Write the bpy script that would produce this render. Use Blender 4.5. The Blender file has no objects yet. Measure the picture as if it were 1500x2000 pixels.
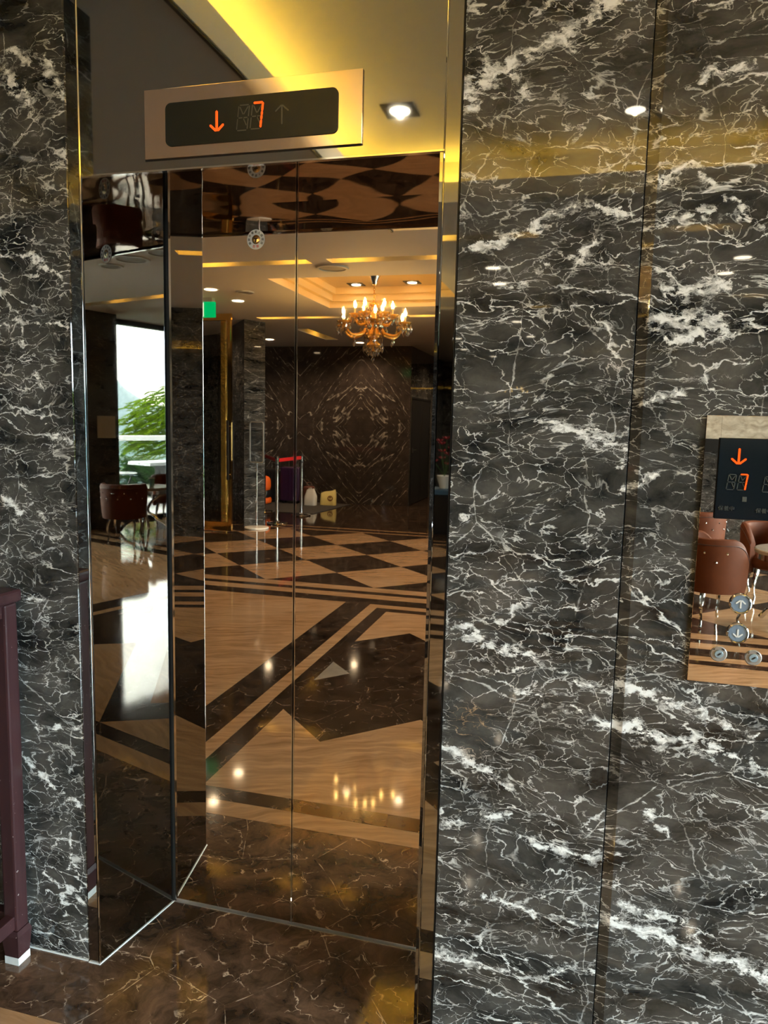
import bpy, bmesh, math, random
from mathutils import Vector, Matrix
random.seed(11)
S = bpy.context.scene
COL = S.collection
PI = math.pi

# ------------------------------------------------------------------ camera
cam = bpy.data.cameras.new('camera')
cam.sensor_fit = 'HORIZONTAL'; cam.sensor_width = 36.0
cam.lens = 36.0 * 1443.15 / 1500.0
cam.clip_start = 0.02; cam.clip_end = 2000
cam_o = bpy.data.objects.new('camera', cam); COL.objects.link(cam_o)
_r = Vector((0.96620854, 0.25674257, 0.02289781)); _u = Vector((-0.05294673, 0.11074493, 0.99243751)); _f = Vector((-0.25226514, 0.96011396, -0.12059638))
_m = Matrix.Identity(4)
for i in range(3):
    _m[i][0] = _r[i]; _m[i][1] = _u[i]; _m[i][2] = -_f[i]
_m[0][3], _m[1][3], _m[2][3] = 1.16516, -1.63675, 1.51700
cam_o.matrix_world = _m
S.camera = cam_o

# ------------------------------------------------------------------ world, exposure
S.view_settings.view_transform = 'Standard'; S.view_settings.look = 'None'
S.view_settings.gamma = 1.0; S.view_settings.use_curve_mapping = False
S.view_settings.exposure = 0.72
w = bpy.data.worlds.new('sky'); S.world = w; w.use_nodes = True
bg = w.node_tree.nodes['Background']
bg.inputs[0].default_value = (0.77, 0.90, 1.0, 1); bg.inputs[1].default_value = 42.0
S.cycles.max_bounces = 8; S.cycles.glossy_bounces = 6; S.cycles.diffuse_bounces = 2
S.cycles.adaptive_threshold = 0.1
S.cycles.transmission_bounces = 8; S.cycles.transparent_max_bounces = 12
S.cycles.caustics_reflective = False; S.cycles.caustics_refractive = False
S.cycles.sample_clamp_indirect = 6.0

def portal(loc, sx, sy, rot):                 # daylight openings: guide sampling of the sky through the windows
    l = bpy.data.lights.new('window_portal', 'AREA'); l.shape = 'RECTANGLE'; l.size = sx; l.size_y = sy
    l.cycles.is_portal = True
    o = bpy.data.objects.new('window_portal', l); COL.objects.link(o); o.location = loc; o.rotation_euler = rot
portal((7.46, -7.3, 1.43), 2.8, 5.3, (0, math.radians(90), 0))
portal((7.46, -2.3, 1.43), 2.8, 3.35, (0, math.radians(90), 0))

# ------------------------------------------------------------------ node helper
class NT:
    def __init__(s, name):
        s.m = bpy.data.materials.new(name); s.m.use_nodes = True; s.t = s.m.node_tree
        s.t.nodes.clear(); s.dim = '3D'
        s.out = s.t.nodes.new('ShaderNodeOutputMaterial')
    def n(s, t, **k):
        a = s.t.nodes.new('ShaderNode' + t)
        for q, v in k.items(): setattr(a, q, v)
        return a
    def put(s, sock, v):
        if isinstance(v, bpy.types.NodeSocket): s.t.links.new(v, sock)
        elif v is not None: sock.default_value = v
    def math(s, op, a, b=None, c=None, clamp=False):
        n = s.n('Math', operation=op); n.use_clamp = clamp
        s.put(n.inputs[0], a)
        if b is not None: s.put(n.inputs[1], b)
        if c is not None: s.put(n.inputs[2], c)
        return n.outputs[0]
    def vmath(s, op, a, b=None, scale=None):
        n = s.n('VectorMath', operation=op); s.put(n.inputs[0], a)
        if b is not None: s.put(n.inputs[1], b)
        if scale is not None: s.put(n.inputs[3], scale)
        return n.outputs['Value'] if op in ('LENGTH', 'DOT_PRODUCT', 'DISTANCE') else n.outputs[0]
    def noise(s, vec, scale, detail=4, rough=.55, col=False, dist=0):
        n = s.n('TexNoise', noise_dimensions=s.dim); s.put(n.inputs['Vector'], vec); n.inputs['Scale'].default_value = scale
        n.inputs['Detail'].default_value = detail; n.inputs['Roughness'].default_value = rough; n.inputs['Distortion'].default_value = dist
        return n.outputs['Color' if col else 'Fac']
    def voro(s, vec, scale):
        n = s.n('TexVoronoi', feature='DISTANCE_TO_EDGE', voronoi_dimensions=s.dim); s.put(n.inputs['Vector'], vec); n.inputs['Scale'].default_value = scale
        return n.outputs['Distance']
    def mr(s, v, a, b, c=0., d=1., smooth=False):
        n = s.n('MapRange'); n.clamp = True
        if smooth: n.interpolation_type = 'SMOOTHSTEP'
        s.put(n.inputs[0], v); n.inputs[1].default_value = a; n.inputs[2].default_value = b
        s.put(n.inputs[3], c); s.put(n.inputs[4], d)
        return n.outputs[0]
    def mix(s, f, a, b):
        n = s.n('Mix', data_type='RGBA'); s.put(n.inputs[0], f)
        s.put(n.inputs[6], a if isinstance(a, bpy.types.NodeSocket) else (*a, 1)); s.put(n.inputs[7], b if isinstance(b, bpy.types.NodeSocket) else (*b, 1))
        return n.outputs[2]
    def warp(s, vec, scale, amt, detail=3):
        c = s.noise(vec, scale, detail, col=True)
        c = s.vmath('SUBTRACT', c, (.5, .5, .5)); c = s.vmath('SCALE', c, scale=amt)
        return s.vmath('ADD', vec, c)
    def bsdf(s, col, rough=.5, metal=0., bump=None, bstr=.3, bdist=.01, **k):
        b = s.n('BsdfPrincipled')
        s.put(b.inputs['Base Color'], col if isinstance(col, bpy.types.NodeSocket) else (*col, 1))
        s.put(b.inputs['Roughness'], rough); s.put(b.inputs['Metallic'], metal)
        for q, v in k.items(): s.put(b.inputs[q.replace('_', ' ')], v)
        if bump is not None:
            bn = s.n('Bump'); bn.inputs['Strength'].default_value = bstr; bn.inputs['Distance'].default_value = bdist
            s.put(bn.inputs['Height'], bump); s.put(b.inputs['Normal'], bn.outputs[0])
        s.t.links.new(b.outputs[0], s.out.inputs[0])
        return s.m
    def flat(s):                                   # wall face coordinates (along the wall, up)
        sp = s.n('SeparateXYZ'); s.put(sp.inputs[0], s.pos()); cb = s.n('CombineXYZ')
        s.put(cb.inputs[0], s.math('MULTIPLY_ADD', sp.outputs[1], .83, sp.outputs[0])); s.put(cb.inputs[1], sp.outputs[2]); s.dim = '2D'
        return cb.outputs[0]
    def pos(s): return s.n('NewGeometry').outputs['Position']
    def obj(s): return s.n('TexCoord').outputs['Object']

def plain(name, col, rough=.5, metal=0., grain=.06, **k):
    t = NT(name)
    f = t.noise(t.obj(), 14, 4)
    a = tuple(max(0, c * (1 - grain)) for c in col); b = tuple(min(1, c * (1 + grain)) for c in col)
    return t.bsdf(t.mix(f, a, b), rough, metal, **k)

def emit(name, col, strength):
    t = NT(name); e = t.n('Emission'); e.inputs[0].default_value = (*col, 1); e.inputs[1].default_value = strength
    t.t.links.new(e.outputs[0], t.out.inputs[0]); return t.m

# a vein that runs from A to B on a wall: node group reused for every vein
def seg_group():
    g = bpy.data.node_groups.new('vein_segment', 'ShaderNodeTree')
    for nm, ty in (('P', 'NodeSocketVector'), ('A', 'NodeSocketVector'), ('AB', 'NodeSocketVector'), ('Width', 'NodeSocketFloat'), ('Mod', 'NodeSocketFloat')):
        g.interface.new_socket(nm, in_out='INPUT', socket_type=ty)
    g.interface.new_socket('Fac', in_out='OUTPUT', socket_type='NodeSocketFloat')
    i = g.nodes.new('NodeGroupInput'); o = g.nodes.new('NodeGroupOutput'); L = g.links.new
    def vm(op): n = g.nodes.new('ShaderNodeVectorMath'); n.operation = op; return n
    def mm(op): n = g.nodes.new('ShaderNodeMath'); n.operation = op; return n
    s = vm('SUBTRACT'); L(i.outputs['P'], s.inputs[0]); L(i.outputs['A'], s.inputs[1])
    d1 = vm('DOT_PRODUCT'); L(s.outputs[0], d1.inputs[0]); L(i.outputs['AB'], d1.inputs[1])
    d2 = vm('DOT_PRODUCT'); L(i.outputs['AB'], d2.inputs[0]); L(i.outputs['AB'], d2.inputs[1])
    q = mm('DIVIDE'); q.use_clamp = True; L(d1.outputs['Value'], q.inputs[0]); L(d2.outputs['Value'], q.inputs[1])
    sc = vm('SCALE'); L(i.outputs['AB'], sc.inputs[0]); L(q.outputs[0], sc.inputs[3])
    s2 = vm('SUBTRACT'); L(s.outputs[0], s2.inputs[0]); L(sc.outputs[0], s2.inputs[1])
    ln = vm('LENGTH'); L(s2.outputs[0], ln.inputs[0])
    wd = mm('MULTIPLY'); L(i.outputs['Width'], wd.inputs[0]); L(i.outputs['Mod'], wd.inputs[1])
    dv = mm('DIVIDE'); L(ln.outputs['Value'], dv.inputs[0]); L(wd.outputs[0], dv.inputs[1])
    sb = mm('SUBTRACT'); sb.use_clamp = True; sb.inputs[0].default_value = 1.0; L(dv.outputs[0], sb.inputs[1])
    L(sb.outputs[0], o.inputs[0])
    return g
SEG = seg_group()

def wall_marble(name, segs, seed=0., tint=(1, 1, 1), dens=1.0):
    t = NT(name); P = t.flat()
    P0 = t.vmath('ADD', P, (seed, seed * 1.3, 0)) if seed else P
    st = t.vmath('MULTIPLY', P0, (.70, 1.25, 1))
    w1 = t.warp(st, 4.5, .12, 3); w3 = t.warp(w1, 30, .050, 6)
    clouds = t.noise(w1, 8, 6, .66)
    base = t.mix(t.mr(clouds, .32, .70), tuple(c * .012 for c in tint), tuple(c * .088 * q for c, q in zip(tint, (1., .96, .90))))
    thick = t.mr(t.noise(st, 30, 3, .7), .38, .66, .12, 1.5)
    band = t.noise(t.vmath('MULTIPLY', P0, (.8, 2.2, 1)), 4.2, 3, .6)
    def vein(d, w_): return t.math('SUBTRACT', 1., t.math('DIVIDE', d, t.math('MULTIPLY', thick, w_)), clamp=True)
    v1 = t.math('MULTIPLY', vein(t.voro(w3, 13), .026), t.mr(band, .36, .52))
    v2 = t.math('MULTIPLY', vein(t.voro(w3, 34), .050), t.mr(t.math('SUBTRACT', 1., band), .40, .58))
    v3 = t.math('MULTIPLY', vein(t.voro(t.vmath('MULTIPLY', w3, (.5, 1.7, 1)), 8), .030), t.mr(t.noise(t.vmath('ADD', P0, (2, 9, 0)), 3.4, 3), .42, .56))
    v4 = t.math('MULTIPLY', vein(t.voro(t.warp(t.warp(P0, 3, .10, 2), 22, .018, 3), 4.1), .009), t.mr(clouds, .38, .6))
    fac = t.math('MAXIMUM', t.math('MULTIPLY', v1, t.mr(clouds, .40, .62, .25 * dens, .85 * dens)), t.math('MULTIPLY', v2, .70 * dens))
    fac = t.math('MAXIMUM', fac, t.math('MULTIPLY', v3, .95 * dens)); fac = t.math('MAXIMUM', fac, t.math('MULTIPLY', v4, .65))
    if segs:
        wp = t.warp(P, 8, .06, 3); wp = t.warp(wp, 34, .036, 4)
        mod = t.mr(t.noise(t.vmath('MULTIPLY', P, (1, 1.8, 1)), 26, 5, .75), .36, .64, .05, 1.7)
        acc = None
        for (x0, z0, x1, z1, wd) in segs:
            g = t.n('Group'); g.node_tree = SEG
            t.put(g.inputs['P'], wp); g.inputs['A'].default_value = (x0, z0, 0); g.inputs['AB'].default_value = (x1 - x0, z1 - z0, 0)
            g.inputs['Width'].default_value = wd * 1.05; t.put(g.inputs['Mod'], mod)
            acc = g.outputs[0] if acc is None else t.math('MAXIMUM', acc, g.outputs[0])
        streak = t.mr(t.noise(t.vmath('MULTIPLY', wp, (2.2, 6.5, 1)), 6, 5, .7), .40, .60, .10, 1.)
        core = t.mr(acc, .12, .50); fac = t.math('MAXIMUM', fac, t.math('MULTIPLY', core, t.math('MAXIMUM', streak, t.mr(acc, .55, .85))))
    gold = t.mr(t.noise(t.vmath('ADD', P0, (3, 9, 0)), 2.6, 1), .76, .80)
    vc = t.mix(gold, (.86, .87, .87), (.62, .40, .22))
    return t.bsdf(t.mix(t.math('MINIMUM', fac, 1.), base, vc), .022, 0., IOR=1.5)

VR = [[.882,2.212,.945,2.247,.03],[.945,2.247,1.063,2.29,.018],[1.063,2.29,1.25,2.40,.020],[1.072,2.303,1.112,2.27,.018],[.987,2.238,1.02,2.205,.016],[.883,2.176,.936,2.192,.014],
 [.953,1.907,1.064,1.942,.012],[1.064,1.942,1.16,1.965,.015],[1.16,1.965,1.24,1.955,.010],[.92,1.895,.99,1.905,.016],[1.13,1.869,1.18,1.91,.012],[1.02,1.81,1.08,1.85,.009],[1.084,1.528,1.17,1.50,.014],[1.117,1.509,1.259,1.502,.010],[1.17,1.50,1.25,1.46,.020],
 [.884,1.068,.97,1.035,.018],[.97,1.035,1.029,1.019,.016],[1.029,1.019,1.12,.975,.014],[1.12,.975,1.262,.95,.016],[1.05,.93,1.262,.86,.011],[.88,.77,1.05,.70,.017],[.88,.57,1.04,.625,.014],
 [1.12,.56,1.256,.55,.018],[.86,.235,.98,.25,.020],[.98,.25,1.10,.225,.014],[1.10,.225,1.258,.28,.014],[1.0,.40,1.26,.385,.011],
 [1.286,2.018,1.347,2.04,.013],[1.347,2.04,1.48,1.92,.012],[1.28,1.91,1.34,1.935,.012],[1.34,1.935,1.39,1.945,.012],[1.402,1.929,1.53,1.93,.009],
 [1.276,1.824,1.345,1.805,.010],[1.345,1.805,1.40,1.80,.024],[1.40,1.80,1.55,1.82,.011],[1.30,1.73,1.42,1.735,.024],[1.33,1.70,1.46,1.71,.013],
 [1.29,1.57,1.37,1.60,.009],[1.255,1.383,1.326,1.42,.011],[1.27,.965,1.37,.94,.018],[1.37,.94,1.55,.885,.009],[1.275,.865,1.37,.845,.024],[1.37,.865,1.47,.83,.015],[1.47,.85,1.60,.80,.018],
 [1.28,.41,1.38,.39,.026],[1.38,.39,1.52,.36,.020],[1.52,.37,1.68,.33,.022],[1.30,.45,1.40,.44,.015],[1.33,.70,1.40,.62,.011],[1.364,2.199,1.44,2.22,.015],[1.38,2.34,1.47,2.36,.010]]
VL = [[-.275,2.37,-.218,2.306,.022],[-.218,2.306,-.181,2.285,.018],[-.142,2.358,-.105,2.295,.022],[-.244,2.391,-.185,2.374,.016],[-.32,2.345,-.27,2.36,.02],[-.296,1.93,-.204,1.914,.008],[-.204,1.914,-.101,1.836,.011],
 [-.304,1.745,-.104,1.736,.009],[-.301,1.841,-.24,1.74,.007],[-.24,1.74,-.17,1.50,.006],[-.15,1.468,-.10,1.455,.014],[-.30,1.30,-.26,1.26,.016],[-.23,1.28,-.20,1.24,.012],[-.14,1.30,-.10,1.27,.011],[-.306,.656,-.092,.677,.011],[-.293,.568,-.091,.451,.012],[-.34,1.02,-.20,1.03,.010],[-.14,.36,-.16,.12,.007],[-.32,.30,-.1,.16,.008]]
M = {}
M['wall_r1'] = wall_marble('black_white_veined_marble', [v for v in VR if v[0] < 1.26])
M['wall_r'] = wall_marble('black_white_veined_marble_wide', [v for v in VR if v[2] > 1.263])
M['wall_l'] = wall_marble('black_white_veined_marble_side', VL, seed=3.7)
M['wall_g'] = wall_marble('black_marble_lobby', [], seed=9.1, dens=.28, tint=(.8, .76, .74))

def bookmatch(name, x0, z0):
    t = NT(name); P = t.pos(); t.dim = '2D'; sp = t.n('SeparateXYZ'); t.put(sp.inputs[0], P)
    hx = t.math('PINGPONG', t.math('SUBTRACT', sp.outputs[0], x0), 1.18); hz = t.math('ABSOLUTE', t.math('SUBTRACT', sp.outputs[2], z0))
    cb = t.n('CombineXYZ'); t.put(cb.inputs[0], hx); t.put(cb.inputs[1], hz); v = cb.outputs[0]
    rot = t.n('VectorRotate', rotation_type='Z_AXIS'); t.put(rot.inputs['Vector'], v); rot.inputs['Angle'].default_value = -.70
    a = t.warp(rot.outputs[0], 3, .07, 2); a = t.warp(a, 20, .022, 4)
    brk = t.mr(t.noise(a, 7, 4, .7), .40, .60)
    r1 = t.math('ABSOLUTE', t.math('SUBTRACT', t.noise(t.vmath('MULTIPLY', a, (2.6, .35, 1)), 1.3, 2, .5), .5))
    f1 = t.math('MULTIPLY', t.mr(r1, 0, .010, 1, 0), brk)
    f2 = t.math('MULTIPLY', t.mr(t.noise(t.vmath('MULTIPLY', a, (11, 2.2, 1)), 3.2, 3, .6), .64, .70), t.mr(t.noise(a, 1.6, 2), .42, .60, 0, .55))
    base = t.mix(t.noise(a, 6, 6), (.014, .011, .010), (.060, .046, .040))
    col = t.mix(t.math('MULTIPLY', t.math('MAXIMUM', f1, f2), .60), base, (.62, .57, .50))
    return t.bsdf(col, .07, 0.)
M['back'] = bookmatch('bookmatched_brown_marble', -2.75, 1.42)

def floor_dark(name, k, vk):
    t = NT(name); P = t.pos(); t.dim = '2D'
    w1 = t.warp(P, 3.0, .30, 4); w2 = t.warp(w1, 22, .05, 4)
    n = t.noise(w1, 6, 7, .70); n2 = t.noise(t.vmath('MULTIPLY', w1, (1, 2.2, 1)), 10, 5, .65)
    base = t.mix(t.mr(n, .32, .68), (.014 * k, .008 * k, .005 * k), (.125 * k, .072 * k, .046 * k)); base = t.mix(t.mr(n2, .52, .70, 0, .8), base, (.028 * k, .017 * k, .011 * k))
    thick = t.mr(t.noise(P, 14, 3, .7), .42, .66, .06, 1.4)
    def vein(d, w_): return t.math('SUBTRACT', 1., t.math('DIVIDE', d, t.math('MULTIPLY', thick, w_)), clamp=True)
    v = t.math('MULTIPLY', vein(t.voro(w2, 3.6), .016), t.mr(n, .40, .55)); v2 = t.math('MULTIPLY', vein(t.voro(t.warp(P, 9, .12, 4), 9), .026), t.mr(n2, .46, .60))
    v3 = vein(t.voro(t.warp(P, 2.0, .1, 2), 2.6), .005)
    fac = t.math('MAXIMUM', t.math('MAXIMUM', v, t.math('MULTIPLY', v2, .8)), t.math('MULTIPLY', v3, .7))
    return t.bsdf(t.mix(t.math('MULTIPLY', fac, vk), base, (.62, .47, .35)), .07, 0.)
def floor_beige():
    t = NT('beige_vein_cut_floor'); P = t.pos(); t.dim = '2D'
    w1 = t.warp(P, 2.4, .16, 3)
    s = t.n('VectorRotate', rotation_type='Z_AXIS'); t.put(s.inputs['Vector'], w1); s.inputs['Angle'].default_value = .35
    q = t.vmath('MULTIPLY', s.outputs[0], (1.2, 13, 1)); n = t.noise(q, 2.2, 7, .62)
    n2 = t.noise(t.vmath('MULTIPLY', s.outputs[0], (2, 40, 1)), 2, 4, .6)
    base = t.mix(t.mr(n, .3, .7), (.23, .122, .056), (.41, .245, .130)); base = t.mix(t.mr(n2, .55, .75, 0, .45), base, (.25, .135, .07))
    base = t.mix(t.mr(t.noise(w1, 1.3, 3), .45, .7, 0, .4), base, (.43, .29, .18))
    return t.bsdf(base, .06, 0.)
M['fdark'] = floor_dark('dark_emperador_shaded', .42, .30); M['fthr'] = floor_dark('dark_emperador_daylit', 1.1, 1.); M['fbeige'] = floor_beige()  # one dark stone twice: daylight painted into the threshold copy, shade into the inlay
M['fgrey'] = plain('grey_inlay_stone', (.22, .19, .16), .08, grain=.3)
M['grout'] = plain('floor_bed', (.02, .014, .01), .5)

def mirror(name, col, rough=.02, wave=0., wscale=3.):
    t = NT(name); b = None
    c = t.mix(t.noise(t.obj(), 40, 3), tuple(q * .97 for q in col), col)
    if wave:
        n = t.noise(t.vmath('MULTIPLY', t.pos(), (1, 1, .5)), wscale, 1, .4)
        return t.bsdf(c, rough, 1., bump=n, bstr=wave, bdist=.05)
    return t.bsdf(c, rough, 1.)
M['door'] = mirror('bronze_mirror_steel', (.78, .66, .535), .012)
M['jamb'] = mirror('black_mirror_steel', (.26, .257, .252), .012)
M['soffit'] = mirror('soffit_mirror_steel', (.23, .155, .095), .02, .10, 2.4)
M['header'] = mirror('dark_mirror_header', (.36, .365, .355), .03, .02, 1.6)
M['chrome'] = mirror('polished_chrome', (.72, .72, .70), .06)
M['trimmir'] = mirror('mirror_trim', (.36, .36, .345), .02)
M['callplate'] = mirror('call_plate_mirror', (.80, .71, .61), .010)
M['copper'] = mirror('satin_copper_plate', (.86, .70, .56), .10)
M['gold'] = mirror('polished_brass', (.95, .62, .20), .10)
M['silver'] = plain('brushed_sill', (.62, .62, .60), .3, .9)
M['caulk'] = plain('white_sealant', (.62, .64, .64), .6)
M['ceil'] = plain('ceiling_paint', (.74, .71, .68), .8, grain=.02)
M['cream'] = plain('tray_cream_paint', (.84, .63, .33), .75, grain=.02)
M['black'] = plain('black_paint', (.008, .008, .009), .35)
M['glossblack'] = plain('black_display_glass', (.008, .010, .010), .32, IOR=1.3)
M['dimglass'] = plain('dim_segments', (.055, .058, .055), .35)
M['led'] = emit('red_led', (1., .085, .008), 1.05)
M['cove'] = emit('cove_led', (1., .60, .06), 42.)
M['slot'] = emit('slot_led', (1., .56, .06), 40.)
M['lamp'] = emit('downlight_lens', (1., .86, .62), 24.)
M['bulb'] = emit('candle_bulb', (1., .66, .22), 520.)
M['matblack'] = plain('matt_black', (.004, .004, .004), .9)
M['white'] = plain('white_plastic', (.74, .74, .72), .4)
M['vent'] = plain('vent_grey', (.34, .31, .29), .6)

# ------------------------------------------------------------------ mesh builder
class MB:
    def __init__(s): s.v = []; s.f = []
    def add(s, vs, fs):
        o = len(s.v); s.v += [tuple(q) for q in vs]; s.f += [tuple(i + o for i in f) for f in fs]; return s
    def box(s, x0, x1, y0, y1, z0, z1):
        return s.add([(x0, y0, z0), (x1, y0, z0), (x1, y1, z0), (x0, y1, z0), (x0, y0, z1), (x1, y0, z1), (x1, y1, z1), (x0, y1, z1)],
                     [(0, 3, 2, 1), (4, 5, 6, 7), (0, 1, 5, 4), (1, 2, 6, 5), (2, 3, 7, 6), (3, 0, 4, 7)])
    def prism(s, poly, a, b, axis='z'):
        def P(p, h): return (p[0], p[1], h) if axis == 'z' else ((p[0], h, p[1]) if axis == 'y' else (h, p[0], p[1]))
        n = len(poly)
        return s.add([P(p, a) for p in poly] + [P(p, b) for p in poly],
                     [tuple(range(n))[::-1], tuple(range(n, 2 * n))] + [(i, (i + 1) % n, n + (i + 1) % n, n + i) for i in range(n)])
    def lathe(s, prof, c=(0, 0, 0), seg=20, axis='z', cap=True):
        vs = []; fs = []
        for r, h in prof:
            for k in range(seg):
                a = 2 * PI * k / seg; x, y = r * math.cos(a), r * math.sin(a)
                p = (x, y, h) if axis == 'z' else ((x, h, y) if axis == 'y' else (h, x, y))
                vs.append((c[0] + p[0], c[1] + p[1], c[2] + p[2]))
        for i in range(len(prof) - 1):
            for k in range(seg):
                fs.append((i * seg + k, i * seg + (k + 1) % seg, (i + 1) * seg + (k + 1) % seg, (i + 1) * seg + k))
        if cap:
            if prof[0][0] > 1e-5: fs.append(tuple(range(seg))[::-1])
            if prof[-1][0] > 1e-5: fs.append(tuple(range((len(prof) - 1) * seg, len(prof) * seg)))
        return s.add(vs, fs)
    def tube(s, pts, rad, seg=8, cap=True):
        pts = [Vector(p) for p in pts]; n = len(pts)
        rad = rad if isinstance(rad, (list, tuple)) else [rad] * n
        vs = []; up = Vector((0, 0, 1)); prev = None
        for i, p in enumerate(pts):
            d = (pts[min(i + 1, n - 1)] - pts[max(i - 1, 0)]).normalized()
            if prev is None:
                a = d.cross(up)
                if a.length < .05: a = d.cross(Vector((1, 0, 0)))
                a.normalize()
            else:
                a = prev - d * prev.dot(d)
                a = a.normalized() if a.length > 1e-6 else prev
            prev = a; b = d.cross(a)
            for k in range(seg):
                t = 2 * PI * k / seg; vs.append(p + (a * math.cos(t) + b * math.sin(t)) * rad[i])
        fs = [(i * seg + k, i * seg + (k + 1) % seg, (i + 1) * seg + (k + 1) % seg, (i + 1) * seg + k) for i in range(n - 1) for k in range(seg)]
        if cap: fs += [tuple(range(seg))[::-1], tuple(range((n - 1) * seg, n * seg))]
        return s.add(vs, fs)
    def grid(s, nu, nv, fn, closeu=False):
        vs = [fn(i / (nu if closeu else nu - 1), j / (nv - 1)) for j in range(nv) for i in range(nu)]
        fs = []
        for j in range(nv - 1):
            for i in range(nu if closeu else nu - 1):
                a = j * nu + i; b = j * nu + (i + 1) % nu
                fs.append((a, b, b + nu, a + nu))
        return s.add(vs, fs)
    def mesh(s, name, mat, smooth=False, bevel=0., off=(0, 0, 0), recalc=True, bseg=2):
        bm = bmesh.new()
        vv = [bm.verts.new((p[0] - off[0], p[1] - off[1], p[2] - off[2])) for p in s.v]
        for f in s.f:
            try: bm.faces.new([vv[i] for i in f])
            except ValueError: pass
        if smooth: bmesh.ops.remove_doubles(bm, verts=bm.verts, dist=1e-6)
        if recalc: bmesh.ops.recalc_face_normals(bm, faces=bm.faces)
        if bevel:
            ed = [e for e in bm.edges if len(e.link_faces) == 2 and e.calc_face_angle(0) > .5]
            bmesh.ops.bevel(bm, geom=ed, offset=bevel, segments=bseg, affect='EDGES', profile=.6)
        me = bpy.data.meshes.new(name); bm.to_mesh(me); bm.free()
        if smooth:
            me.polygons.foreach_set('use_smooth', [True] * len(me.polygons)); me.set_sharp_from_angle(angle=.7)
        me.materials.append(mat); return me
    def build(s, name, mat, parent=None, smooth=False, bevel=0., local=False, recalc=True, bseg=2):
        off = (0, 0, 0)
        if parent is not None and not local:
            r = parent
            while r.parent: r = r.parent
            off = tuple(r.location)
        o = bpy.data.objects.new(name, s.mesh(name, mat, smooth, bevel, off, recalc, bseg)); COL.objects.link(o)
        if parent is not None: o.parent = parent
        return o

def tag(o, label=None, cat=None, group=None, kind=None):
    if label: o['label'] = label
    if cat: o['category'] = cat
    if group: o['group'] = group
    if kind: o['kind'] = kind
    return o
def thing(name, label, cat, loc=(0, 0, 0), group=None, kind=None):
    o = bpy.data.objects.new(name, None); COL.objects.link(o); o.location = loc; o.empty_display_size = .1
    return tag(o, label, cat, group, kind)
def copy_tree(o, parent=None):
    c = o.copy(); COL.objects.link(c); c.parent = parent
    for ch in list(o.children): copy_tree(ch, c)
    return c
def light(name, kind, loc, power, col, parent=None, **k):
    l = bpy.data.lights.new(name, kind); l.energy = power; l.color = col
    for q, v in k.items(): setattr(l, q, v)
    o = bpy.data.objects.new(name, l); COL.objects.link(o); o.location = loc
    if parent:
        o.parent = parent; o.location = tuple(a - b for a, b in zip(loc, parent.location))
    return o
def text_mesh(name, body, size, mat, parent, loc, rot=(PI / 2, 0, 0), ext=.0004):
    c = bpy.data.curves.new(name, 'FONT'); c.body = body; c.size = size; c.align_x = 'CENTER'; c.align_y = 'CENTER'; c.extrude = ext
    o = bpy.data.objects.new(name, c); COL.objects.link(o)
    dg = bpy.context.evaluated_depsgraph_get()
    me = bpy.data.meshes.new_from_object(o.evaluated_get(dg)); bpy.data.objects.remove(o); bpy.data.curves.remove(c)
    me.materials.clear(); me.materials.append(mat)
    o = bpy.data.objects.new(name, me); COL.objects.link(o); o.parent = parent
    r = parent
    while r.parent: r = r.parent
    o.location = tuple(a - b for a, b in zip(loc, r.location)); o.rotation_euler = rot
    return o

H = 2.87                       # lobby ceiling
D = .3014; T = .0507; W = .79; ZT = 2.10   # lift doorway: depth, splay, width, height

# ------------------------------------------------------------------ floor
floor = MB().box(-7, 7.5, -14.7, .4, -.06, -.021).build('floor', M['grout']); tag(floor, 'polished lobby floor of dark brown and beige stone inlay', kind='structure')
G = .0006
def stone(poly, mat, nm='floor_stone'):
    # shrink slightly so that every stone keeps its own joint
    cx = sum(p[0] for p in poly) / len(poly); cy = sum(p[1] for p in poly) / len(poly)
    pl = [(p[0] + (G if p[0] < cx else -G), p[1] + (G if p[1] < cy else -G)) for p in poly]
    return MB().prism(pl, -.02, 0).build(nm, mat, floor)
def rect(x0, x1, y0, y1, mat): return stone([(x0, y0), (x1, y0), (x1, y1), (x0, y1)], mat)
FD, FB = M['fdark'], M['fbeige']
XL, XR, YT, YB = -.28, 3.06, -.40, -3.41
cx, cy, R1, R2, hd = 1.39, -1.9, 1.50, 1.19, .96
for a, b in ((-7, -.52), (-.52, 1.6), (1.6, 4.4), (4.4, 7.5)): rect(a, b, -.205, .4, M['fthr'])
for a, b in ((-7, -.52), (-.52, 3.0), (3.0, 7.5)): rect(a, b, -.308, -.205, FB); rect(a, b, YT, -.308, FD)
mx = lambda p: (2 * cx - p[0], p[1]); my = lambda p: (p[0], 2 * cy - p[1])
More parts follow.
